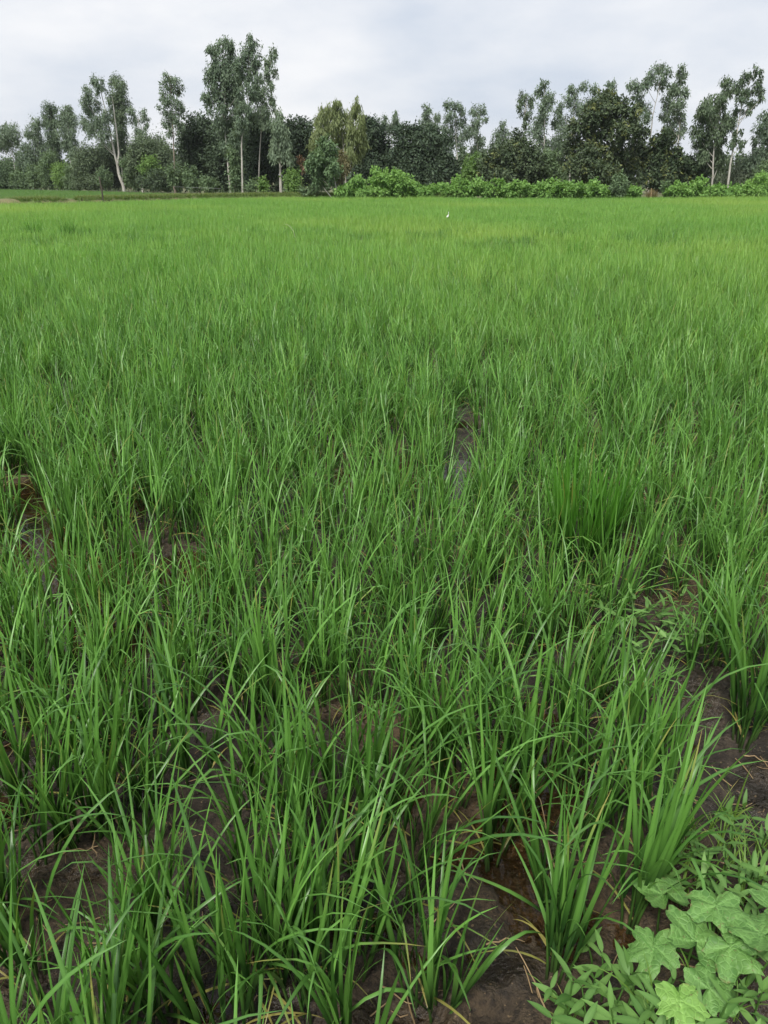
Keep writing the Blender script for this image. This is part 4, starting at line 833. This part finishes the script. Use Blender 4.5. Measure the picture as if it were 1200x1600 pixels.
# lobed vine leaves
def vine_material(name, c1, c2):
    m, N, L, out = new_mat(name)
    at = N.new('ShaderNodeAttribute'); at.attribute_name = 'lc'; sp = N.new('ShaderNodeSeparateColor'); L.new(at.outputs['Color'], sp.inputs[0])
    tc = N.new('ShaderNodeTexCoord'); vo = N.new('ShaderNodeTexVoronoi'); vo.feature = 'DISTANCE_TO_EDGE'; vo.inputs['Scale'].default_value = 95
    L.new(tc.outputs['Object'], vo.inputs['Vector'])
    vein = maprange(N, L, vo.outputs['Distance'], 0.0, 0.16, 1, 0)
    c = mixc(N, L, maprange(N, L, noise_n(N, L, 30, 4, tc.outputs['Object']), 0.3, 0.7), c1, c2)
    pale = tuple(min(1, x * 1.45 + 0.02) for x in c2)
    c = mixc(N, L, math_n(N, L, 'MULTIPLY', vein, 0.40), c, pale)
    c = mixc(N, L, math_n(N, L, 'MULTIPLY', sp.outputs[0], 0.75), c, pale)          # main ribs
    c = mixc(N, L, math_n(N, L, 'MULTIPLY', maprange(N, L, sp.outputs[1], 0.9, 1.0), maprange(N, L, noise_n(N, L, 45, 3, tc.outputs['Object']), 0.52, 0.66)), c, (0.19, 0.15, 0.06))     # browned margins
    c = mixc(N, L, maprange(N, L, noise_n(N, L, 140, 2, tc.outputs['Object']), 0.66, 0.72, 0, 0.6), c, (0.16, 0.14, 0.06))     # specks of dirt
    p = N.new('ShaderNodeBsdfPrincipled'); L.new(c, p.inputs['Base Color']); p.inputs['Roughness'].default_value = 0.55; p.inputs['Specular IOR Level'].default_value = 0.4
    b = N.new('ShaderNodeBump'); b.inputs['Strength'].default_value = 0.6; b.inputs['Distance'].default_value = 0.0015; b.invert = True; L.new(vein, b.inputs['Height']); L.new(b.outputs[0], p.inputs['Normal'])
    t = N.new('ShaderNodeBsdfTranslucent'); L.new(c, t.inputs['Color']); mx = N.new('ShaderNodeMixShader'); mx.inputs[0].default_value = 0.25
    L.new(p.outputs[0], mx.inputs[1]); L.new(t.outputs[0], mx.inputs[2]); L.new(mx.outputs[0], out.inputs['Surface']); return m
M_VINE = vine_material('vine_leaf', (0.072, 0.178, 0.036), (0.135, 0.272, 0.064)); M_VINEB = vine_material('young_vine_leaf', (0.125, 0.265, 0.045), (0.185, 0.345, 0.070))
def lobed_leaf(Rr, r, mat, cup=0.15):
    """five-lobed leaf, stalk at the origin, tip along +X"""
    na = 60; ang = np.linspace(-math.pi, math.pi, na, endpoint=False)
    lob = np.array([0, R(62), -R(62), R(122), -R(122)]); amp = np.array([1.0, 0.92, 0.92, 0.80, 0.80])
    rad = np.full(na, 0.62)
    for a, m in zip(lob, amp):
        dlt = np.abs((ang - a + math.pi) % (2 * math.pi) - math.pi); rad = np.maximum(rad, 0.58 + (m - 0.58) * np.clip(1 - dlt / R(31), 0, 1) ** 0.8)
    back = np.clip(1 - np.abs(np.abs(ang) - math.pi) / R(26), 0, 1); rad = rad * (1 - 0.80 * back)
    rad *= 1 + 0.05 * np.sin(ang * 17 + r.uniform(0, 6)) + 0.045 * r.normal(size=na) + 0.10 * np.sin(ang * 2 + r.uniform(0, 6))
    rings = [0.0, 0.22, 0.45, 0.7, 0.88, 1.0]; V, C = [], []
    ph = r.uniform(0, 6)
    for q in rings:
        x, y = q * rad * np.cos(ang) * Rr, q * rad * np.sin(ang) * Rr; rib = np.zeros(na)
        for a in lob: rib = np.maximum(rib, np.exp(-((((ang - a + math.pi) % (2 * math.pi)) - math.pi) * max(q, 0.12) / 0.045) ** 2))
        z = Rr * (cup * q ** 2 - 0.30 * q ** 3 * (0.6 + 0.4 * np.cos(ang)) + 0.07 * q * np.sin(5 * ang + ph) - 0.05 * rib * q)
        V.append(np.stack([x, y, z], 1)); C.append(np.stack([rib * (1 - 0.5 * q), np.full(na, q), np.zeros(na), np.ones(na)], 1))
    V = np.concatenate(V); F = [(i * na + j, i * na + (j + 1) % na, (i + 1) * na + (j + 1) % na, (i + 1) * na + j) for i in range(len(rings) - 1) for j in range(na)]
    return mesh_np('vine_leaf', V, F, mat, np.concatenate(C))
vine_root = on_bank(1075, 1500)
vine = empty('gourd_vine', vine_root); props(vine, 'creeping vine with large pale lobed leaves on the bank at bottom right', 'vine')
VL = [(1035, 1397, 0.070, 100, 0.11, M_VINE), (1118, 1420, 0.066, -100, 0.12, M_VINE), (1022, 1478, 0.068, -120, 0.10, M_VINE), (1085, 1470, 0.068, 60, 0.09, M_VINE), (1142, 1478, 0.062, -60, 0.09, M_VINE), (1190, 1460, 0.068, 120, 0.13, M_VINE),
      (1062, 1562, 0.055, -95, 0.10, M_VINEB), (1108, 1545, 0.058, 20, 0.07, M_VINE), (1205, 1420, 0.05, 10, 0.1, M_VINE)]
VL = [(u, v, a, b, c + 0.03, m) for u, v, a, b, c, m in VL]
rv = np.random.default_rng(12); stem_pts = []
for i, (u, v, Rr, az, lift, mat) in enumerate(VL):
    p = on_bank(u, v, lift); c = Vector((p.x, p.y, p.z + lift)); loc = c - vine_root
    lf = obj('leaf', lobed_leaf(Rr * rv.uniform(0.9, 1.1), rv, mat, rv.uniform(0.05, 0.28)), vine, loc, (R(rv.uniform(-8, 8)) + R(12), R(rv.uniform(-10, 10)), R(az)))
    if i == 6: lf['label'] = 'bright yellow green youngest leaf'
    Mi = lf.rotation_euler.to_matrix().inverted(); foot = Mi @ (Vector((p.x, p.y, p.z)) - c + Vector((rv.uniform(-0.02, 0.02), rv.uniform(-0.01, 0.03), 0)))
    f = np.array(foot); V, F = tube(smooth_path([f, f * 0.45 + np.array((0, 0, -0.01)), (0, 0, 0)], 6), [0.0024] * 6, 5); C = np.zeros((len(V), 4)); C[:, 0] = 0.9; C[:, 1] = 0.8
    obj('stalk', mesh_np('vine_stalk', V, F, M_STEM, C), lf); stem_pts.append((p.x, p.y, p.z + 0.008))
stem_pts.sort(); V, F = tube(smooth_path(np.array(stem_pts) - np.array(vine_root), 40), [0.003] * 40, 5); C = np.zeros((len(V), 4)); C[:, 0] = 0.9; C[:, 1] = 0.6
obj('stem', mesh_np('vine_stem', V, F, M_STEM, C), vine)

# small grasses on the bank
rg = np.random.default_rng(77)
GB = []
for i in range(10):
    V, F, C = blade(rg.uniform(0.07, 0.15), rg.uniform(0.0016, 0.0032), R(rg.uniform(5, 30)), R(rg.uniform(40, 110)), n=6, rnd=rg.random(), dry=float(rg.random() < 0.3)); GB.append(mesh_np('grass_blade', V, F, M_GRASS, C))
gs = [(1075, 1320), (1090, 1290), (1110, 1300), (1060, 1335), (1130, 1315), (1045, 1375), (1155, 1340), (1175, 1345), (1120, 1350), (1185, 1390), (1100, 1385), (1140, 1280), (1070, 1380), (1160, 1400), (1010, 1590), (1085, 1590), (1150, 1580), (895, 1590), (1190, 1320), (1130, 1440), (1090, 1530)]
for u, v in gs:
    p = on_bank(u, v, 0.02); r = np.random.default_rng(u * 5 + v); t = empty('grass_tuft', p, 0)
    props(t, 'low thin grass tuft among the bank weeds at lower right' if v < 1450 else 'thin grass tuft poking out below the vine leaves', 'grass', 'grass tufts on the bank')
    for k in range(int(r.integers(6, 12))):
        obj('blade', GB[int(r.integers(0, 10))], t, (r.normal(0, 0.008), r.normal(0, 0.008), -0.004), (0, r.normal(0, 0.1), r.uniform(0, 6.28)), float(r.uniform(0.7, 1.25)))
p = on_bank(1143, 1290)
t = empty('grass_shoot', p); props(t, 'single upright broad grass shoot on the bare mud at the right', 'grass')
for a, L, th in ((0.3, 0.17, 6), (2.9, 0.14, 16), (0.1, 0.075, 45), (3.3, 0.07, 40)):
    V, F, C = blade(L, 0.005, R(th * 0.3), R(th * 2), n=6, rnd=0.8); obj('blade', mesh_np('shoot_blade', V, F, M_GRASS, C), t, (0, 0, 0), (0, 0, a))

# dead straws and twigs on the mud
rs = np.random.default_rng(91)
def straw(u, v, L, rz, lab, mat=M_STRAW, rise=0.1):
    p = on_bank(u, v); s = np.linspace(-0.5, 0.5, 7); c, sn = math.cos(rz), math.sin(rz)
    P = np.stack([s * L * c + 0.05 * L * np.sin(s * 5) * sn, s * L * sn, 0 * s], 1)
    P[:, 2] = np.array([bank_z(p.x + a, p.y + b) for a, b in P[:, :2]]) - p.z + 0.004 + rise * L * (s + 0.5); V, F = tube(P, np.linspace(0.0022, 0.0010, 7), 5)
    props(obj('straw', mesh_np('straw', V, F, mat), None, p), lab, 'straw', 'dead straws on the mud')
for u, v, L, rz, ri, lab in ((850, 1330, 0.14, 1.9, 0.9, 'reddish brown dead stalk leaning among the front rice clumps'), (835, 1560, 0.12, 2.2, 0.6, 'reddish straw sticking up near the bottom edge right of centre'), (880, 1562, 0.09, 0.3, 0.1, 'curled brown straw by the weeds at the bottom'), (790, 1470, 0.08, 0.1, 0.1, 'short brown straw on the mud right of centre'),
    (1080, 1200, 0.05, -0.3, 0.1, 'short pale straw on the bare mud mound'), (1185, 1190, 0.08, -0.5, 0.1, 'pale straw below the tall leafy rice clump'), (690, 1430, 0.07, 0.5, 0.1, 'thin brown straw between the front clumps'), (520, 1330, 0.07, 2.4, 0.2, 'brown straw beside a clump left of centre'),
    (265, 1240, 0.09, -0.4, 0.2, 'pale straw lying left of centre in the mud'), (125, 1330, 0.08, 0.2, 0.1, 'straw lying on dark mud at the lower left'), (270, 1420, 0.06, 1.2, 0.2, 'reddish straw stub at the lower left'), (1175, 1360, 0.09, 2.6, 0.4, 'curled tan dead blade among the bank weeds'),
    (1130, 1215, 0.06, 0.9, 0.05, 'dark tan straw on the ochre mud at the right'), (620, 1560, 0.07, -0.6, 0.1, 'pale straw at the bottom edge near the middle')):
    straw(u, v, L, rz, lab, rise=ri)

# crumbs of mud on the near ground
def clod(seed):
    r = np.random.default_rng(seed); na, nr = 7, 4; V = []
    for i in range(nr + 1):
        ph = math.pi * i / nr
        for j in range(na):
            a = 2 * math.pi * j / na; k = 1 + r.normal(0, 0.22); V.append((math.sin(ph) * math.cos(a) * k, math.sin(ph) * math.sin(a) * k * 0.8, math.cos(ph) * 0.6 * k))
    return mesh_np('clod', V, [(i * na + j, i * na + (j + 1) % na, (i + 1) * na + (j + 1) % na, (i + 1) * na + j) for i in range(nr) for j in range(na)], M_MUD)
nc_ = 9000; yy = 0.5 + 4.5 * rng.random(nc_) ** 1.3; xx = rng.uniform(-1, 1, nc_) * (0.62 * yy + 0.6); kk = fbm(xx * 3, yy * 3, 3) > -0.05; xx, yy = xx[kk], yy[kk]; nc_ = len(xx)
cs = 0.0025 + 0.008 * rng.random(nc_) ** 3
instancer('mud_crumbs', np.stack([xx, yy, mud_h(xx, yy) + cs * 0.1], 1), rng.uniform(0, 6.28, (nc_, 3)), np.stack([cs * 1.2, cs, cs], 1), rng.integers(0, 5, nc_), [clod(i) for i in range(5)], M_MUD, 'small crumbs and clods of mud between the rice clumps')

def bit(seed):
    r = np.random.default_rng(seed); L = r.uniform(0.03, 0.08); P = np.stack([np.linspace(-L / 2, L / 2, 4), r.normal(0, 0.004, 4), 0.002 + 0.004 * r.random(4)], 1)
    return mesh_np('straw_bit', *tube(P, [0.0012, 0.0016, 0.0014, 0.0008], 4), M_STRAW)
nb_ = 650; yy = 0.6 + 4.0 * rng.random(nb_) ** 1.2; xx = rng.uniform(-1, 1, nb_) * (0.62 * yy + 0.5); sb_ = rng.uniform(0.5, 1.3, nb_)
instancer('straw_litter', np.stack([xx, yy, mud_h(xx, yy) + 0.002], 1), np.c_[rng.normal(0, 0.1, (nb_, 2)), rng.uniform(0, 6.28, nb_)], np.stack([sb_] * 3, 1), rng.integers(0, 6, nb_), [bit(i) for i in range(6)], M_STRAW, 'tiny bits of rotting straw on the mud')

# ------------------------------------------------------------------ thin humid air
m, N, L, out = new_mat('haze_air')
pv = N.new('ShaderNodeVolumePrincipled'); pv.inputs['Density'].default_value = 0.0002; pv.inputs['Color'].default_value = (0.86, 0.90, 0.96, 1); pv.inputs['Anisotropy'].default_value = 0.2
L.new(pv.outputs[0], out.inputs['Volume'])
a, b, c, d, e, f = -3200, 3200, -70, 3200, -1.2, 14.0
V = [(a, c, e), (b, c, e), (b, d, e), (a, d, e), (a, c, f), (b, c, f), (b, d, f), (a, d, f)]
props(obj('haze', mesh_np('haze', V, [(0, 3, 2, 1), (4, 5, 6, 7), (0, 1, 5, 4), (1, 2, 6, 5), (2, 3, 7, 6), (3, 0, 4, 7)], m, smooth=False)), kind='stuff')
